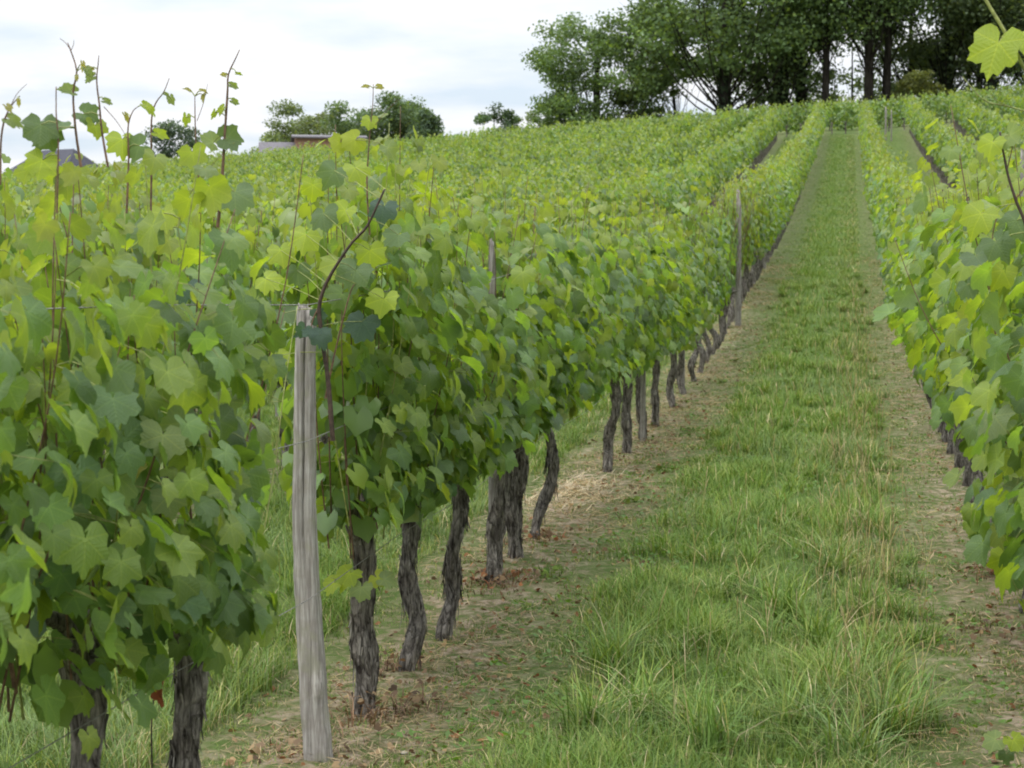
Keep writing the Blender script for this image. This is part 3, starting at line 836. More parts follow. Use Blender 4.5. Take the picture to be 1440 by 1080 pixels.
hero_shoot(A, [(80, 300), (82, 200), (79, 160), (79, 122)], 3.7, .0022, .0012, [(66, 190, .0, 'y')][:0] + [(58, 175, .055, 'n', 0, (0, -1)), (60, 225, .05, 'yg', 0, (-.2, -1)), (40, 240, .035, 'yg')], mat=M_CANE, lseed=5)
hero_shoot(B, [(178, 300), (181, 225), (180, 180), (186, 158), (194, 150)], 4.3, .003, .001, [(176, 162, .02, 'y'), (172, 196, .055, 'yg', 0, (-.1, -1)), (196, 205, .05, 'n', 0, (-1, -.4)), (206, 150, .03, 'yg', 0, (.8, -.7))], lseed=6)
hero_shoot(B, [(212, 300), (213, 240), (213, 170), (219, 145), (230, 130), (238, 110)], 4.4, .0032, .0009, [(204, 150, .03, 'yg', 0, (1, -.2)), (232, 132, 0.0140, 'p', 0, (1, -.3)), (222, 188, .03, 'yg', 0, (1, -.3)), (240, 138, .02, 'p')], lseed=7)
hero_shoot(B, [(280, 300), (279, 240), (275, 190), (274, 135)], 4.45, .0032, .0011, [(265, 128, 0.0172, 'y', 0, (-1, .1)), (284, 128, 0.0172, 'y', 0, (1, .1)), (288, 134, .02, 'y'), (262, 165, 0.0250, 'yg', 0, (-.3, -1))], lseed=8)
tendril(B, [(277, 170), (286, 145), (292, 118)], 4.45)
hero_shoot(B, [(306, 320), (312, 260), (316, 190), (320, 130), (321, 105), (330, 85), (337, 70)], 4.5, .005, .0011,
           [(316, 106, 0.0125, 'y', 0, (-1, 0)), (334, 104, 0.0140, 'yg', 0, (1, .1)), (326, 120, 0.0203, 'p', 0, (1, -.1)), (328, 142, 0.0172, 'p', 0, (1, -.4)), (314, 152, 0.0234, 'yg', 0, (-.3, -1)), (302, 158, 0.0203, 'yg', 0, (-.7, -1)), (318, 195, .05, 'n', 0, (1, .1)), (300, 200, .04, 'p', 0, (-1, .2))], lseed=9)
hero_shoot(B, [(250, 320), (262, 280), (300, 230), (330, 200)], 4.5, .0026, .001, [(330, 270, .07, 'n', 0, (.1, -1)), (205, 320, .075, 'n', 0, (.1, -1)), (262, 400, .06, 'd'), (230, 300, .06, 'yg')], mat=M_CANEG, lseed=10)
hero_shoot(D3, [(520, 330), (516, 260), (520, 190), (524, 150), (525, 118)], 5.9, .0035, .001, [(516, 122, .02, 'y', 0, (-1, 0)), (532, 122, .02, 'y', 0, (1, 0)), (520, 168, .04, 'yg', 0, (-.15, -1)), (500, 196, .06, 'back', 0, (-.6, -.4)), (478, 200, .05, 'back', 0, (-.5, -.4)), (545, 208, .05, 'p', 0, (1, -.6))], lseed=11)
tendril(D3, [(524, 180), (545, 155), (560, 140)], 5.9)
# thick dark cane arching over the grey post
hero_shoot(D3, [(468, 620), (462, 540), (452, 470), (449, 430), (462, 392), (492, 345), (515, 320), (530, 290), (541, 266)], 5.50, .0088, .0032,
           [(470, 240, .065, 'n'), (500, 236, .06, 'yg'), (455, 300, .07, 'n'), (486, 296, .06, 'yg'), (540, 290, .065, 'd'), (440, 260, .055, 'yg'), (430, 330, .07, 'yg'), (418, 380, .06, 'n'), (475, 370, .075, 'yg'), (500, 380, .08, 'n'),
            (520, 352, .07, 'yg'), (395, 352, .065, 'yg'), (374, 392, .06, 'yg'), (560, 330, .06, 'n'), (540, 420, .07, 'yg'), (510, 452, .08, 'd'), (400, 440, .06, 'n'), (390, 500, .055, 'yg')], mat=M_CANED, lseed=12, n=26, back=.13)
hero_shoot(D3, [(458, 560), (470, 500), (490, 420), (498, 400)], 5.58, .004, .0018, [], lseed=13)
# dark leaves lying over the head of the post
hero_shoot(D3, [(449, 430), (440, 450), (436, 470)], 5.5, .003, .002, [(428, 462, .036, 'd', -.02, (-.6, -1)), (438, 466, .044, 'd', -.03, (.1, -1)), (450, 470, .052, 'd', -.04, (.2, -1)), (444, 446, .04, 'd', 0, (.9, .1)), (424, 470, .03, 'd', 0, (-1, -.4))], lseed=14)
# low sucker with four leaves on the first trunk behind the post
hero_shoot(D3, [(512, 830), (495, 815), (475, 815), (465, 812)], 6.0, .003, .001, [(492, 806, .065, 'yg', 0, (-.4, -1)), (508, 826, .055, 'p', -.03, (-.1, -1)), (540, 815, .05, 'p', 0, (.9, -.1)), (470, 820, .05, 'yg', 0, (-.6, -1)), (530, 812, .045, 'back', 0, (.7, -.7))], mat=M_CANEG, lseed=15)
# big close leaves at the left edge
hero_shoot(C0, [(-20, 900), (0, 820), (10, 740), (12, 715)], 3.35, .003, .001, [(8, 740, .05, 'yg'), (28, 765, .05, 'yg'), (10, 820, .07, 'p'), (30, 800, .05, 'yg'), (12, 870, .06, 'yg'), (0, 900, .06, 'n'), (14, 730, .03, 'y')], mat=M_CANEG, lseed=16)
hero_shoot(A, [(160, 800), (165, 720), (178, 660), (186, 640)], 3.6, .0028, .001, [(92, 720, .075, 'n', 0, (.3, -1)), (130, 790, .055, 'yg'), (200, 660, .03, 'y'), (190, 720, .04, 'p'), (235, 700, .05, 'p')], mat=M_CANEG, lseed=17)
hero_shoot(B, [(310, 700), (305, 650), (300, 620), (303, 605)], 4.3, .0024, .001, [(290, 650, .065, 'yg'), (312, 645, .035, 'yg'), (300, 622, .03, 'y'), (268, 670, .05, 'n')], mat=M_CANEG, lseed=18)
# right row
RA = hv[('R', 0)]; RB = hv[('R', 1)]; RC = hv[('R', 2)]
hero_shoot(RA, [(1475, 210), (1462, 150), (1440, 96), (1416, 50), (1392, 10), (1380, -12)], 4.4, .0055, .0045,
           [(1404, 60, .088, 'yg', -.03, (-.25, -1)), (1436, 58, .045, 'yg', 0, (.7, -.5))], mat=M_CANEG, lseed=20)
tendril(RA, [(1452, 160), (1420, 150), (1385, 142), (1362, 118), (1354, 108)], 4.4, .0022, M_CANEG)
tendril(RA, [(1420, 150), (1400, 140), (1384, 120)], 4.4, .0012, M_CANEG)
hero_shoot(RB, [(1452, 420), (1446, 330), (1428, 280), (1416, 240), (1406, 186)], 5.0, .0060, .003,
           [(1420, 190, .05, 'p', 0, (.6, -.5)), (1396, 200, .05, 'yg'), (1380, 300, .07, 'yg', 0, (-.5, -1)), (1430, 310, .065, 'n'), (1400, 340, .06, 'n')], mat=M_CANED, lseed=21)
tendril(RB, [(1416, 240), (1424, 205), (1425, 188)], 5.0, .0018); tendril(RB, [(1428, 280), (1442, 262), (1452, 240)], 5.0, .002)
hero_shoot(RB, [(1400, 470), (1392, 400), (1396, 330), (1404, 300)], 5.2, .003, .0015, [(1372, 360, .06, 'n'), (1410, 380, .06, 'yg'), (1360, 400, .05, 'n')], lseed=22)
hero_shoot(RC, [(1440, 640), (1405, 590), (1375, 545), (1362, 520)], 5.3, .004, .0015, [(1356, 530, .062, 'yg'), (1398, 585, .085, 'p'), (1425, 640, .075, 'yg'), (1440, 560, .07, 'n'), (1420, 730, .055, 'n'), (1436, 690, .06, 'p')], mat=M_CANEG, lseed=23)
hero_shoot(RC, [(1440, 740), (1420, 770), (1408, 788)], 5.2, .002, .001, [(1412, 785, .058, 'yg', 0, (-.35, -1)), (1440, 850, .03, 'yg')], mat=M_CANEG, lseed=24)
hero_shoot(RC, [(1445, 1100), (1430, 1060), (1415, 1035)], 5.6, .002, .001, [(1400, 1040, .05, 'p', 0, (-.9, -.3)), (1425, 1040, .045, 'yg', 0, (.5, -1)), (1415, 1060, .035, 'n')], mat=M_CANEG, lseed=25)
# bunch of small green grapes at the head of the second trunk
def grapes(root, x, y_, Y, n, seed, size=.05):
    rng = np.random.RandomState(seed); b = Buf()
    c = local(root, np.array(pix(x, y_, Y)))
    ico_v = np.array([[0, 0, 1], [1, 0, 0], [0, 1, 0], [-1, 0, 0], [0, -1, 0], [0, 0, -1]], float)
    ico_t = np.array([[0, 1, 2], [0, 2, 3], [0, 3, 4], [0, 4, 1], [5, 2, 1], [5, 3, 2], [5, 4, 3], [5, 1, 4]])
    e = norm(np.array([(ico_v[a] + ico_v[q]) / 2 for a in range(6) for q in range(a + 1, 6) if abs(ico_v[a] @ ico_v[q]) < .1]))
    pv = np.concatenate([ico_v, e])
    key = lambda a, q: 6 + [(i, j) for i in range(6) for j in range(i + 1, 6) if abs(ico_v[i] @ ico_v[j]) < .1].index((min(a, q), max(a, q)))
    pt_ = []
    for t in ico_t:
        a, q, r = t; ab, bc, ca = key(a, q), key(q, r), key(r, a); pt_ += [[a, ab, ca], [ab, q, bc], [ca, bc, r], [ab, bc, ca]]
    for _ in range(n):
        u = rng.rand(); w_ = size * (.5 * (1 - u) + .08)
        p = c + np.array([rng.normal(0, w_ * .55), rng.normal(0, w_ * .55), size * .9 - u * size * 2])
        b.add(p + pv * .0038, pt_)
    o = link('grape_bunch', b.mesh('grape_bunch', M_GRAPE), root)
grapes(B, 266, 850, 4.22, 110, 1, .045); grapes(A, 35, 930, 3.7, 70, 2, .04)
# dry stem with two curled brown leaves before the second trunk
ds = empty('dry_stem', tuple(pix(214, 1100, 4.2)), 'thin dark dead stem with two curled red brown leaves before the second trunk', 'dead stem')
W = [local(ds, np.array(pix(x, y_, 4.2))) for x, y_ in ((216, 1260), (214, 1090), (213, 1020), (218, 965), (220, 930), (228, 912))]
V_, T_ = tube(spline(W, 16), np.linspace(.0028, .0014, 16), 5); link('stem', np_mesh('stem', V_, T_, simple_mat('dead_stem', (.04, .03, .025), .8, 40)), ds)
dmesh = []
for k in range(3):
    rng = np.random.RandomState(40 + k); tv, tt, tc_ = LEAFT[5 if k else 6]
    v = tv.copy(); a = v[:, 0] * 1.6; v[:, 0] = np.sin(a) * .38; v[:, 2] += (1 - np.cos(a)) * .38 + rng.normal(0, .05, len(v))
    dmesh.append(np_mesh('dry_leaf', v, tt, M_DRY, np.ones((len(v), 3))))
for x, y_, k, s in ((228, 922, 0, .042), (225, 966, 1, .050)):
    o = link('dry_leaf', dmesh[k], ds); R = leaf_frames(np.array([[-.1, -.8, .4]]), np.array([[.1, .1, -1.]]), np.array([s]))[0]
    p = local(ds, np.array(pix(x, y_, 4.18)))
    o.matrix_basis = Matrix([[*R[i], p[i]] for i in range(3)] + [[0, 0, 0, 1]]); o.color = (.26, .09, .05, 1)
# ------------------------------------------------------------------ grass
def rowdist(x):
    u = np.mod(x + 1.8, SP); return np.minimum(u, SP - u)
def in_view(x, y, z, m=40):
    p = np.stack([x, y, z], -1); f = p @ np.array(FW); a = p @ np.array(RT); q = p @ np.array(UP)
    px = 720 + F_PX * a / f; py = 540 - F_PX * q / f
    return (f > 1) & (px > -m) & (px < 1440 + m) & (py > -m) & (py < 1080 + 2 * m)
def patch(x, y, s, ph=0):
    return .5 + .25 * (np.sin(x * s + ph + 1.7 * np.sin(y * s * .6)) + np.sin(y * s * .8 - ph + 1.3 * np.sin(x * s * 1.3 + 2)))
def blades(rng, x, y, h, wd, lean, colr, seg=3):
    n = len(x); z = gz(x, y) - .008
    az = rng.rand(n) * 2 * np.pi; dirx, diry = np.cos(az), np.sin(az)
    fx, fy = -diry, dirx
    us = np.linspace(0, 1, seg + 1)
    rows = []; cols = []
    for k, u in enumerate(us):
        off = lean * h * u ** 2; hh = h * u * (1 - .35 * np.minimum(lean, 1.4) * u)
        c = np.stack([x + dirx * off, y + diry * off, z + hh], 1)
        ww = wd * (1 - u ** 1.6) * .5
        s_ = np.stack([fx * ww, fy * ww, np.zeros(n)], 1)
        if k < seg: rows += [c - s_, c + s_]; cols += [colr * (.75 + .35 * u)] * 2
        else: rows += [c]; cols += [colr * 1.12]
    V = np.stack(rows, 1); C = np.stack(cols, 1); m_ = V.shape[1]
    t = []
    for k in range(seg - 1): t += [[2 * k, 2 * k + 1, 2 * k + 3], [2 * k, 2 * k + 3, 2 * k + 2]]
    t.append([2 * seg - 2, 2 * seg - 1, 2 * seg])
    T = (np.array(t)[None] + (np.arange(n) * m_)[:, None, None]).reshape(-1, 3)
    return V.reshape(-1, 3), T, C.reshape(-1, 3)
def grass_cols(rng, n, x, y, dry):
    base = np.array([.098, .178, .036]); blu = np.array([.125, .195, .080]); yl = np.array([.165, .22, .055]); st = np.array([.42, .38, .23])
    t = patch(x, y, 1.7, .5)[:, None] * .7 + rng.rand(n, 1) * .5
    c = base * (1 - np.clip(t - .55, 0, 1) * 2).clip(0, 1) + blu * (np.clip(t - .55, 0, .5) * 2)
    q = rng.rand(n, 1) < .25; c = np.where(q, yl, c)
    d = rng.rand(n, 1) < np.asarray(dry)[:, None]; c = np.where(d, st * rng.uniform(.6, 1.1, (n, 1)), c)
    return c * rng.uniform(.7, 1.3, (n, 1))
gb = Buf(); rng = np.random.RandomState(77)
def scatter(n, x0, x1, y0, y1, dens_pow=1.0):
    # denser towards the camera
    u = rng.rand(n); y = (y0 ** (1 - dens_pow) + u * (y1 ** (1 - dens_pow) - y0 ** (1 - dens_pow))) ** (1 / (1 - dens_pow)) if dens_pow != 1 else y0 * (y1 / y0) ** u
    x = rng.uniform(x0, x1, n)
    k = in_view(x, y, gz(x, y)); return x[k], y[k]
def add_grass(x, y, seg, hs, wbase, keepf, lean=(.2, 1.2)):
    d = rowdist(x) + .10 * np.sin(y * 2.7 + x) + .07 * np.sin(y * 6.1)
    k = rng.rand(len(x)) < keepf(x, y, d); x, y, d = x[k], y[k], d[k]
    lane = (x > -1.25) & (x < .25)
    tall = np.where(lane, .25 + .75 * patch(x, y, 2.3) , .25) * np.clip((d - .35) / .4, .15 + .4 * np.clip((y - 20) / 15, 0, 1), 1)
    lushl = np.exp(-((x + .75) / .42) ** 2) * lane; lushr = np.exp(-((x - .02) / .28) ** 2) * lane
    tall = tall * (.55 + .8 * lushl + .9 * lushr)
    tall = np.where(x < -2.3, .6 + .3 * patch(x, y, 1.5), tall)
    h = hs * (.22 + tall * (.55 + .9 * patch(x, y, 4.3, 4))) * rng.uniform(.5, 1.35, len(x))
    wd = wbase * np.sqrt(y / 6.0) * rng.uniform(.6, 1.3, len(x))
    dry = .02 + .10 * lushr * (.5 + patch(x, y, 3.3)) + .10 * np.exp(-((d - .5) / .3) ** 2)
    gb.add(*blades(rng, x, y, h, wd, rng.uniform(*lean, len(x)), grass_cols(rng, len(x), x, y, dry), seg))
dens = lambda x, y, d: np.clip(.42 + 1.0 * np.clip((d - .32) / .35, 0, 1) * (.45 + .75 * patch(x, y, 3.1, 1)), 0, 1) * np.where((x > .3) & (x < 1.3), .85, 1) * (.35 + .65 * (patch(x, y, 7.7, 2) > .38))
x, y = scatter(170000, -5.2, 1.2, 5.2, 14, 2.0); add_grass(x, y, 3, .125, .0042, dens)
x, y = scatter(160000, -8, 1.5, 13, 34, 1.6); add_grass(x, y, 2, .12, .0050, dens)
x, y = scatter(190000, -4, 5.5, 32, 108, 1.3); add_grass(x, y, 1, .12, .0065, lambda x, y, d: np.clip(.7 + dens(x, y, d), 0, 1) * (d > .12))
x, y = scatter(60000, -2.1, 1.2, 13, 34, 1.6); k_ = (rowdist(x) < .75) & (rowdist(x) > .1); add_grass(x[k_], y[k_], 2, .10, .0055, lambda x, y, d: np.clip(patch(x, y, 4.1, 5) * 1.5 - .15, 0, 1))
x, y = scatter(50000, -2.1, 1.0, 5.4, 13, 2.0); k_ = (rowdist(x) < .75) & (rowdist(x) > .08); add_grass(x[k_], y[k_], 2, .085, .0042, lambda x, y, d: np.clip(patch(x, y, 5.1, 5) * 1.9 - .5, 0, 1))
# tussocks of long blades
def tussock(cx, cy, n, h, r, wd=.0055, dry=.08):
    a = rng.rand(n) * 6.28; q = r * np.sqrt(rng.rand(n))
    x = cx + np.cos(a) * q; y = cy + np.sin(a) * q
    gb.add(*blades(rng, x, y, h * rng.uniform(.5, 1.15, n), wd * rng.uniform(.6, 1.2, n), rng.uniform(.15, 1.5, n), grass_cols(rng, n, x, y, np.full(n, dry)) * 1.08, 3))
for k in range(300):
    Y = 5.6 * (34 / 5.6) ** rng.rand()
    X = rng.choice([-.85, -.6, 0.0, .1]) + rng.normal(0, .22)
    if rowdist(X) < .5: continue
    tussock(X, Y, int(rng.uniform(35, 80)), rng.uniform(.13, .24), rng.uniform(.04, .10), .005 * math.sqrt(Y / 6))
for (px_, py_) in ((1180, 1000), (1230, 980), (1120, 1040), (1200, 1080), (1150, 940), (1260, 1040), (1100, 900), (1170, 850), (860, 960), (900, 1020), (830, 1040), (1000, 1060)):
    d_ = pix(px_, py_, 1.0); Y = 1.6 / -d_.z; tussock(d_.x * Y, Y, 120, .34, .09, .0075, .06)
for k in range(45):
    Y = 6 + 9 * rng.rand(); X = -2.35 - rng.rand() * 1.6; tussock(X, Y, 80, .3, .12, .005, .03)
o = link('grass', gb.mesh('grass', M_GRASS)); prop(o, 'green meadow grass with taller tufts covering the lane between the vine rows', 'grass', None, 'stuff')
print('grass verts', gb.n)
# seed stalks, straw-coloured, on the right side of the lane
gs = Buf()
for k in range(380):
    Y = 6 * (30 / 6) ** rng.rand(); X = rng.normal(.12, .16) if rng.rand() < .75 else rng.uniform(-1.1, .2)
    h = rng.uniform(.16, .34); a = rng.rand() * 6.28; ln = rng.uniform(.05, .3) * h
    z = float(gz(X, Y)); wz = math.sqrt(Y / 6)
    sp = spline([[X, Y, z], [X + ln * .3 * math.cos(a), Y + ln * .3 * math.sin(a), z + h * .6], [X + ln * math.cos(a), Y + ln * math.sin(a), z + h]], 5)
    c = np.array([.42, .36, .2]) * rng.uniform(.6, 1.05)
    gs.add(*tube(sp, np.array([.0010, .0010, .0012, .0026, .001]) * wz, 3), c)
o = link('dry_grass_stalks', gs.mesh('dry_grass_stalks', M_GRASS)); prop(o, 'straw coloured grass stalks standing along the right side of the lane', 'dry grass', None, 'stuff')
# straw, dead leaves and low weeds near the rows
lb = Buf(); n = 34000
x = np.where(rng.rand(n) < .6, -1.8 + rng.normal(.12, .34, n), .86 + rng.normal(-.15, .36, n)); y = 5.3 * (40 / 5.3) ** rng.rand(n)
k = in_view(x, y, gz(x, y)) & (patch(x, y, 2.1, 3) * .8 + rng.rand(n) * .5 > .5); x, y = x[k], y[k]; n = len(x)
a = rng.rand(n) * 6.28; nn = np.stack([rng.normal(0, .3, n), rng.normal(0, .3, n), np.ones(n)], 1)
tt_ = np.stack([np.cos(a), np.sin(a), rng.normal(0, .12, n)], 1)
R = leaf_frames(nn, tt_, rng.uniform(.02, .06, n) * np.sqrt(y / 6)); R[:, :, 0] *= .07
col_ = np.array([.36, .29, .185]) * rng.uniform(.5, 1.25, (n, 1))
lb.add(*instance_arrays(FARV, FART, R, np.stack([x, y, gz(x, y) + .012 + .012 * rng.rand(n)], 1), col_))
o = link('straw', lb.mesh('straw', M_DRY)); prop(o, 'pale cut straw lying on the bare soil under the vine rows', 'straw', None, 'stuff')
lb = Buf(); n = 2600
x = np.where(rng.rand(n) < .7, -1.8 + rng.normal(.2, .38, n), .86 + rng.normal(-.2, .3, n)); y = 5.3 * (30 / 5.3) ** rng.rand(n)
a = rng.rand(n) * 6.28; R = leaf_frames(np.stack([rng.normal(0, .5, n), rng.normal(0, .5, n), np.ones(n)], 1), np.stack([np.cos(a), np.sin(a), 0 * a], 1), rng.uniform(.008, .022, n))
cset = np.array([[.19, .095, .05], [.16, .10, .06], [.28, .20, .12], [.12, .08, .05]])
lb.add(*instance_arrays(*LEAFM[1][:2], R, np.stack([x, y, gz(x, y) + .014], 1), cset[rng.randint(0, 4, n)]))
o = link('leaf_litter', lb.mesh('leaf_litter', M_DRY)); prop(o, 'small brown and rusty dead leaves scattered on the soil beside the vines', 'leaf litter', None, 'stuff')
lb = Buf(); n = 5200                                             # broad leaved weeds and clover
cl = 420; cx = rng.uniform(-1.6, .7, cl); cy = 5.5 * (28 / 5.5) ** rng.rand(cl)
q = rng.randint(0, cl, n); x = cx[q] + rng.normal(0, .06, n); y = cy[q] + rng.normal(0, .06, n)
a = rng.rand(n) * 6.28; R = leaf_frames(np.stack([rng.normal(0, .45, n), rng.normal(0, .45, n), np.ones(n)], 1), np.stack([np.cos(a), np.sin(a), .3 + 0 * a], 1), rng.uniform(.010, .030, n)); R[:, :, 0] *= .6
lb.add(*instance_arrays(FARV, FART, R, np.stack([x, y, gz(x, y) + rng.uniform(.012, .06, n)], 1), np.array([.09, .17, .035]) * rng.uniform(.7, 1.4, (n, 1))))
o = link('weeds', lb.mesh('weeds', M_GRASS)); prop(o, 'low broad leaved weeds and clover among the lane grass', 'weeds', None, 'stuff')
# rusty dead weeds round single trunk feet
def heap(X, Y, r, n, label, cs, hh=.12):
    n = int(n * .55); r *= 1.25; hh *= .8
    b = Buf(); z = float(gz(X, Y))
    x = rng.normal(0, r * .5, n); y = rng.normal(0, r * .5, n)
    V_, T_, C_ = blades(rng, X + x, Y + y, rng.uniform(.3, 1, n) * hh, np.full(n, .006), rng.uniform(.3, 1.8, n), np.array(cs)[rng.randint(0, len(cs), n)] * rng.uniform(.6, 1.3, (n, 1)), 3)
    b.add(V_ - [X, Y, z], T_, C_)
    m_ = n // 2; a = rng.rand(m_) * 6.28
    R = leaf_frames(np.stack([rng.normal(0, .7, m_), rng.normal(0, .7, m_), np.ones(m_)], 1), np.stack([np.cos(a), np.sin(a), rng.normal(0, .4, m_)], 1), rng.uniform(.010, .024, m_))
    b.add(*instance_arrays(*LEAFM[1][:2], R, np.stack([rng.normal(0, r * .5, m_), rng.normal(0, r * .5, m_), rng.uniform(.005, hh * .7, m_)], 1), np.array(cs)[rng.randint(0, len(cs), m_)] * rng.uniform(.7, 1.3, (m_, 1))))
    o = link('dead_weed_clump', b.mesh('dead_weed_clump', M_DRY)); o.location = (X, Y, z); prop(o, label, 'dead weeds', 'dead weeds at the feet of vines', 'stuff')
rust = [[.22, .10, .05], [.15, .09, .055], [.12, .08, .05]]; brown = [[.15, .105, .07], [.10, .07, .05], [.22, .16, .10]]; grn = [[.08, .14, .03], [.12, .18, .04]]
heap(-1.80, 8.66, .20, 260, 'rusty heap of dead weeds round a leaning trunk', rust + brown, .13)
heap(-1.72, 6.2, .17, 200, 'brown dead shoots round the first trunk behind the post', brown, .20)
heap(-1.85, 6.86, .10, 120, 'brown stump sprouts at the foot of the second trunk', brown, .15)
heap(-1.78, 10.0, .12, 120, 'rusty dead leaves at the foot of the curved trunk', rust, .12)
heap(-1.9, 5.75, .16, 160, 'dark dead weeds beside the foot of the grey post', brown, .07)
heap(.60, 8.0, .26, 220, 'dark brown dead weeds under the right row', brown, .08)
heap(.80, 9.2, .16, 200, 'reddish dead weeds at the foot of the right row trunks', rust + brown, .13)
for k in range(20):
    heap(-1.8 + rng.normal(0, .08), 13 + k * 1.3 + rng.rand(), .12, 60, 'small brown tuft at a vine foot far along the left row', brown + grn, .10)
for k in range(10):
    x_ = -1.45 + rng.normal(0, .12); heap(x_, 8.5 + k * 2.2 + rng.rand(), .09, 90, 'dark green weed tuft beside the left row', grn, .09)
# stones
def stone(X, Y, s, label, seed, group=None):
    r = np.random.RandomState(seed); b = bmesh.new(); bmesh.ops.create_icosphere(b, subdivisions=2, radius=1)
    for v in b.verts:
        v.co *= 1 + r.normal(0, .12); v.co.z *= .5
    me_ = bpy.data.meshes.new('stone'); b.to_mesh(me_); b.free(); me_.materials.append(M_STONE)
    for p_ in me_.polygons: p_.use_smooth = True
    o = link('stone', me_); o.scale = (s, s * .7, s * .6); o.rotation_euler = (0, 0, r.rand() * 6); o.location = (X, Y, float(gz(X, Y)) + s * .12)
    prop(o, label, 'stone', group)
import bmesh
stone(pix(568, 1056, 5.75).x, 5.75, .018, 'small orange tinted pale stone on the soil right of the grey post', 3)
stone(pix(812, 680, 12.2).x, 12.2, .03, 'pale flat stone on the straw in the gap of the left row', 6)
# bank of pale straw in the gap of the left row
lb = Buf(); n = 900; c = pix(800, 690, 11.9)
x = rng.normal(0, .16, n); y = rng.normal(0, .45, n); x = x + y * .12
hz_ = .055 * np.exp(-(x / .2) ** 2 - (y / .6) ** 2)
R = leaf_frames(np.stack([rng.normal(0, .4, n), rng.normal(0, .4, n), np.ones(n)], 1), np.stack([.3 + rng.normal(0, .3, n), np.ones(n), rng.normal(0, .1, n)], 1), rng.uniform(.05, .14, n)); R[:, :, 0] *= .05
lb.add(*instance_arrays(FARV, FART, R, np.stack([x, y, .012 + hz_ * rng.rand(n) + gz(c.x + x, 11.9 + y) - float(gz(c.x, 11.9))], 1), np.array([.5, .43, .32]) * rng.uniform(.6, 1.2, (n, 1))))
o = link('straw_pile', lb.mesh('straw_pile', M_DRY)); o.location = (c.x, 11.9, float(gz(c.x, 11.9))); prop(o, 'pale heap of dry straw on the ground in the gap of the left row', 'straw', None, 'stuff')

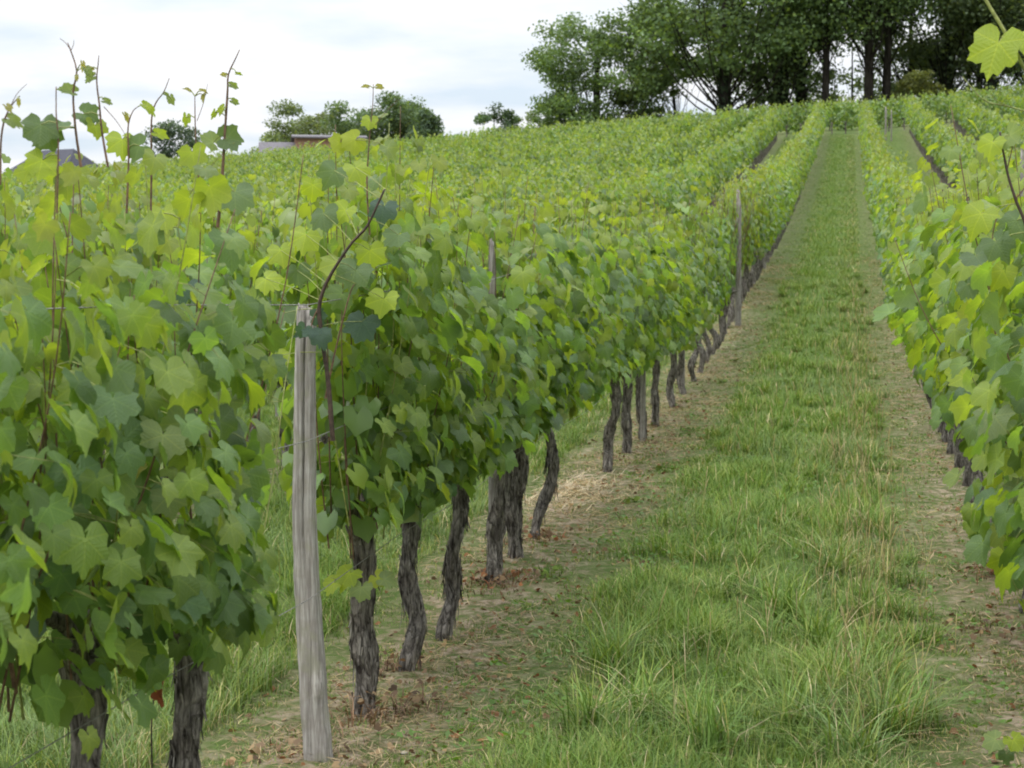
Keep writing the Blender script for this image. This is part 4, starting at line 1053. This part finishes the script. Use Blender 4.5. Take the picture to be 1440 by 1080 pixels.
# ------------------------------------------------------------------ trees beyond the crest
def tree(x, y, Y, label, height, width, trunk_r, seed, trunk_h=.28, nleaf=9000, lsize=.26, colr=(.050, .085, .030), group='trees beyond the crest', name='oak_tree', lean=0, sparse=.75, X=None, ivy=False, clumps=70, low=.2, lowfill=True):
    rng = np.random.RandomState(seed)
    p = pix(x, y, Y); X = p.x; z = float(gz(X, Y))
    H = height; root = empty(name, (X, Y, z), label, 'tree', group)
    b = Buf()
    base = np.array([0, 0, -.3]); th = H * trunk_h
    T1 = spline([base, [lean * .2, 0, th * .4], [lean * .5, 0, th], [lean, rng.normal(0, .3), H * .62], [lean * 1.2 + rng.normal(0, .4), 0, H * .88]], 18)
    rad = trunk_r * np.interp(np.linspace(0, 1, 18), [0, .08, .35, .7, 1], [1.5, 1.08, .85, .42, .12])
    b.add(*tube(T1, rad, 9, .05, rng))
    # crown clumps on an uneven ellipsoid shell and inside
    cents = []
    cz = H * (low + (1 - low) * .5); hz2 = H * (1 - low) * .5
    k = 0
    while len(cents) < clumps and k < 4000:
        k += 1
        v = rng.normal(0, 1, 3); v /= np.linalg.norm(v); r = rng.uniform(.45, 1.0) ** .6
        c = np.array([v[0] * width / 2 * r, v[1] * width / 2 * r, cz + v[2] * hz2 * r])
        c[0] += lean * c[2] / H
        wobble = 1 + .22 * math.sin(3 * math.atan2(v[2], v[0]) + seed) + .12 * math.sin(7 * math.atan2(v[2], v[0]) + seed * 2)
        c[:2] *= wobble; c[2] = cz + (c[2] - cz) * (.85 + .15 * wobble)
        if all(np.linalg.norm(c - q[0]) > H * .035 for q in cents): cents.append((c, max(H * .078, width * .105) * rng.uniform(.7, 1.25)))
    for c, r in cents:
        if rng.rand() < .38:
            f = np.clip((c[2] / H - .10) * .85, max(trunk_h, .34), .85) * rng.uniform(.8, .98); s = T1[int(np.clip(f, 0, 1) * 17)]
            mid = s + (c - s) * .5 + np.array([0, 0, rng.uniform(-.01, .06) * H]) + (c - s) * [.1, .1, -.12]
            rr_ = trunk_r * .20 * (1 - f * .6)
            b.add(*tube(spline([s, mid, c], 7), np.linspace(rr_, rr_ * .18, 7), 5, .06, rng))
            for j in range(2):
                e = c + rng.normal(0, r * .9, 3); b.add(*tube(spline([mid + (c - mid) * .4, (mid + e) / 2 + rng.normal(0, .1, 3), e], 4), np.linspace(rr_ * .35, rr_ * .08, 4), 3))
    link('trunk', b.mesh('trunk', M_TBARK), root)
    P = []; per = int(nleaf * 1.35 / len(cents))
    Cc = []
    for c, r in cents:
        n = int(per * rng.uniform(.5, 1.4))
        v = rng.normal(0, 1, (n, 3)); v /= np.linalg.norm(v, axis=1)[:, None]
        rad_ = r * rng.uniform(.3, 1.15, (n, 1)) * np.array([1.25, 1.25, .75])
        q = c + v * rad_; P.append(q)
        Cc.append((np.array(colr) * 1.6 + .018) * rng.uniform(.75, 1.3) * rng.uniform(.75, 1.25, (n, 1)) * np.where(rng.rand(n, 1) < .12, np.array([1.5, 1.35, .8]), 1))
    P = np.concatenate(P); Cc = np.concatenate(Cc); n = len(P)
    nn = rng.normal(0, 1, (n, 3)); nn[:, 2] = np.abs(nn[:, 2]) + .3
    R = leaf_frames(nn, rng.normal(0, 1, (n, 3)), lsize * .86 * rng.uniform(.5, 1.1, n))
    bb = Buf(); bb.add(*instance_arrays(FARV - [0, .25, 0], FART, R, P, Cc))
    o = link('crown', bb.mesh('crown', M_TREE), root); o['kind'] = 'stuff'
    if ivy:
        n = 1500; u = rng.rand(n); k_ = (u * 11).astype(int); a = rng.rand(n) * 6.28
        P = T1[k_] + np.stack([np.cos(a), np.sin(a), rng.normal(0, .5, n)], 1) * (rad[k_][:, None] * 1.15 + rng.rand(n, 1) * .22)
        R = leaf_frames(np.stack([np.cos(a), np.sin(a), .4 + 0 * a], 1), np.stack([0 * a, 0 * a, -1 + 0 * a], 1), rng.uniform(.09, .2, n))
        bb = Buf(); bb.add(*instance_arrays(FARV, FART, R, P, np.array([.028, .05, .02]) * rng.uniform(.6, 1.4, (n, 1))))
        o = link('ivy', bb.mesh('ivy', M_TREE), root); o['kind'] = 'stuff'
    return root
G = 'oaks beyond the crest'
tree(838, 170, 136, 'solitary broad oak left of the wood, crown rounded, dark forked trunk', 11.7, 10.2, .55, 1, .20, 21000, .23, low=.05, group=None, clumps=125)
tree(908, 165, 139, 'lighter green narrow tree squeezed between the solitary oak and the wood', 9.3, 4.6, .18, 2, .2, 4500, .24, (.085, .12, .045), group=None, low=.08, clumps=34)
tree(1018, 160, 134, 'big spreading oak at the left end of the wood with a bare lower trunk', 19.5, 15.0, .55, 3, .25, 19000, .30, group=None, low=.27, clumps=100, ivy=True)
tree(960, 165, 143, 'slender oak leaning left at the edge of the wood', 15.5, 7.5, .22, 17, .25, 5500, .27, group=None, low=.42, lean=-1.2, clumps=40)
tree(1098, 150, 136, 'dark oak with a thick ivy covered trunk inside the wood', 20, 10.0, .62, 4, .25, 11000, .27, (.042, .072, .028), group=None, low=.14, ivy=True, clumps=80)
tree(1126, 150, 140, 'tall oak just right of the ivy covered one', 21, 9.0, .5, 5, .3, 8000, .27, (.045, .08, .03), group=None, low=.3, ivy=True, clumps=60)
tree(1161, 150, 133, 'tall oak with a slim straight bare trunk above the end of the lane', 20, 9.0, .33, 6, .4, 9000, .26, group=None, low=.38, clumps=66)
tree(1224, 145, 133, 'left of the two close trunks over the right row end', 21, 10.0, .40, 7, .4, 9500, .27, group=None, low=.36, clumps=70, lean=-.5)
tree(1244, 145, 134.5, 'right of the two close trunks over the right row end', 20, 9.0, .36, 8, .4, 8000, .27, (.04, .07, .026), group=None, low=.36, clumps=60, lean=.5)
tree(1198, 145, 150, 'pale slender tree seen through the gap between the oaks', 14, 7.5, .16, 9, .3, 2600, .25, (.05, .075, .04), group=None, low=.12, clumps=34)
tree(1296, 140, 132, 'round olive green bush at the foot of the wood', 4.7, 4.2, .12, 10, .2, 4200, .18, (.070, .085, .022), group=None, name='bush', low=.02, clumps=34)
tree(1330, 140, 139, 'dark oak behind the olive green bush', 20, 11.0, .5, 11, .3, 11000, .28, (.038, .060, .026), group=None, low=.2, ivy=True, clumps=80)
tree(1392, 135, 136, 'dark oak behind the hanging vine leaf at the top right', 20, 11.0, .5, 12, .3, 11000, .28, (.038, .060, .026), group=None, low=.24, ivy=True, clumps=80)
tree(1450, 130, 137, 'dark oak cut by the right edge of the photo', 20, 12.0, .5, 13, .3, 10000, .28, (.034, .058, .022), group=None, low=.12, clumps=80)
tree(1280, 140, 152, 'dark oak set back inside the wood', 21, 11, .4, 14, .3, 8000, .3, (.034, .058, .022), group=None, low=.2, clumps=70)
tree(1065, 150, 153, 'oak set back behind the left end of the wood', 19, 10, .4, 15, .3, 8000, .3, (.040, .066, .026), group=None, low=.3, clumps=60)
tree(1376, 140, 155, 'oak deep in the wood behind the right edge trees', 20, 12, .4, 16, .3, 8000, .3, (.03, .052, .02), group=None, low=.05, clumps=70)
tree(1520, 130, 145, 'oak just outside the right edge of the photo', 19, 13, .5, 18, .3, 7000, .3, (.034, .058, .022), group=None, low=.1, clumps=60)
tree(1175, 140, 158, 'distant bushy tree at the back of the wood', 9.5, 9, .3, 19, .2, 2600, .26, (.045, .07, .03), group=None, low=.3, clumps=30)
tree(694, 185, 142, 'small dark spiky tree standing alone on the skyline', float(pix(694, 137, 142).z - gz(pix(694, 137, 142).x, 142)), 3.4, .12, 20, .3, 3600, .2, (.032, .060, .030), group=None, name='small_tree', low=.15, clumps=32)
tree(742, 185, 146, 'low bush between the small dark tree and the solitary oak', float(pix(742, 152, 146).z - gz(pix(742, 152, 146).x, 146)), 3.0, .1, 21, .2, 2000, .18, (.060, .09, .035), group=None, name='bush', low=.02, clumps=20)
tree(775, 178, 140, 'bushy growth at the left foot of the solitary oak', 5.6, 4.0, .1, 31, .2, 2600, .2, (.05, .085, .03), group=None, name='bush', low=.02, clumps=26)
def at_top(x, ytop, Y, low_=None):
    p = pix(x, ytop, Y); return p.z - float(gz(p.x, Y))
D = 'clump of trees around the brick barn'
for x, yt, Y, wd_, s, lab, cc_ in ((404, 160, 185, 5.5, 22, 'light green round tree at the left end of the barn clump', (.070, .098, .042)), (440, 155, 190, 6.0, 23, 'light green tree behind the barn roof', (.075, .10, .045)),
                              (480, 152, 184, 5.0, 24, 'mid green pointed tree behind the brick barn', (.05, .08, .035)), (518, 143, 188, 5.6, 25, 'tallest dark tree of the barn clump', (.038, .066, .032)),
                              (552, 143, 186, 5.0, 26, 'twin tree right of the tallest one in the barn clump', (.045, .075, .034)), (578, 150, 190, 4.6, 27, 'tree near the right end of the barn clump', (.04, .068, .033)),
                              (601, 166, 184, 2.6, 28, 'small dark tree at the right end of the barn clump', (.030, .055, .030))):
    tree(x, 190, Y, lab, at_top(x, yt, Y) * 1.05, wd_ * 1.3, .2, s, .2, 14000, .28, cc_, group=D, name='tree', low=.02, clumps=60)
tree(248, 200, 215, 'rounded blue green tree alone on the left skyline', at_top(248, 172, 215), 7.6, .3, 29, .2, 9500, .34, (.030, .052, .036), group=None, name='tree', low=.02, clumps=46)
tree(222, 200, 213, 'narrow blue green tree joined to the round one on the left skyline', at_top(222, 171, 213), 3.6, .2, 30, .2, 4000, .34, (.030, .052, .036), group=None, name='tree', low=.02, clumps=22)

# ------------------------------------------------------------------ buildings beyond the crest
def box(b, x0, x1, y0, y1, z0, z1):
    v = [(x, y, z) for z in (z0, z1) for y in (y0, y1) for x in (x0, x1)]
    b.add(v, [[0, 2, 3], [0, 3, 1], [4, 5, 7], [4, 7, 6], [0, 1, 5], [0, 5, 4], [2, 6, 7], [2, 7, 3], [0, 4, 6], [0, 6, 2], [1, 3, 7], [1, 7, 5]])
def house(name, label, X, Y, rot, W, Dp, eave, ridge, mw, mr_, hip=0.0, nwin=3, chimney=True):
    z = float(gz(X, Y)); root = empty(name, (X, Y, z), label, name.replace('_', ' ').split()[-1]); root.rotation_euler.z = rot
    b = Buf(); box(b, -W / 2, W / 2, -Dp / 2, Dp / 2, -1, eave)
    for s in (-1, 1):
        if hip == 0: b.add([(s * W / 2, -Dp / 2, eave), (s * W / 2, Dp / 2, eave), (s * W / 2, 0, ridge - .05)], [[0, 1, 2]])
    link('wall', b.mesh('wall', mw, False), root)
    b = Buf(); o_ = .35; t_ = .14
    for s in (-1, 1):
        A_ = [(-W / 2 - o_, s * (Dp / 2 + o_), eave - .1), (W / 2 + o_, s * (Dp / 2 + o_), eave - .1), (W / 2 + o_ - hip, 0, ridge), (-W / 2 - o_ + hip, 0, ridge)]
        b.add(A_ + [(x, y, z_ + t_) for x, y, z_ in A_], [[0, 1, 2], [0, 2, 3], [4, 5, 6], [4, 6, 7], [0, 1, 5], [0, 5, 4], [1, 2, 6], [1, 6, 5], [3, 0, 4], [3, 4, 7]])
        if hip: b.add([(s * (W / 2 + o_), -Dp / 2 - o_, eave - .1), (s * (W / 2 + o_), Dp / 2 + o_, eave - .1), (s * (W / 2 + o_ - hip), 0, ridge + t_)], [[0, 1, 2]])
    rf = link('roof', b.mesh('roof', mr_, False), root)
    if chimney:
        b = Buf(); box(b, W * .22, W * .22 + .6, -.3, .3, ridge - .8, ridge + .8); link('chimney', b.mesh('chimney', M_BRICK, False), rf)
    for k in range(nwin):
        x = -W / 2 + W * (k + .5) / nwin; b = Buf(); yf = -Dp / 2
        for x0, x1, z0, z1 in ((x - .6, x - .5, 1, 2.3), (x + .5, x + .6, 1, 2.3), (x - .5, x + .5, 1, 1.1), (x - .5, x + .5, 2.2, 2.3)): box(b, x0, x1, yf - .06, yf + .02, z0, z1)
        wn = link('window', b.mesh('window', M_WOODD, False), root)
        b = Buf(); box(b, x - .5, x + .5, yf - .03, yf - .01, 1.1, 2.2); link('pane', b.mesh('pane', M_GLASS, False), wn)
    return root
h = pix(82, 212, 175); zz1 = h.z - float(gz(h.x, 175))
house('farm_house', 'distant house with a dark hipped roof at the left end of the skyline', h.x, 175, -.25, 8.2, 7, zz1 - 2.6, zz1, M_RENDER, M_ROOFD, 2.3, 3, False)
h = pix(8, 226, 180); zz1 = h.z - float(gz(h.x, 180))
tree(10, 226, 182, 'small dark conifer like tree left of the distant house', zz1, 2.0, .15, 33, .2, 900, .22, (.03, .05, .03), group=None, name='tree', low=.02, clumps=16)
h = pix(462, 192, 158); zz1 = h.z - float(gz(h.x, 158))
house('brick_barn', 'low barn with orange brick walls and a grey roof behind the vines', h.x, 158, .35, 6.4, 5.5, zz1 - .35, zz1, M_BRICK, M_ROOFG, 0, 2, False)
h = pix(402, 202, 156); zz1 = h.z - float(gz(h.x, 156))
house('grey_shed', 'low shed with a long pale grey sloping roof left of the brick barn', h.x, 156, .30, 4.4, 4.5, zz1 - 1.3, zz1, M_RENDER, M_ROOFG, 0, 1, False)
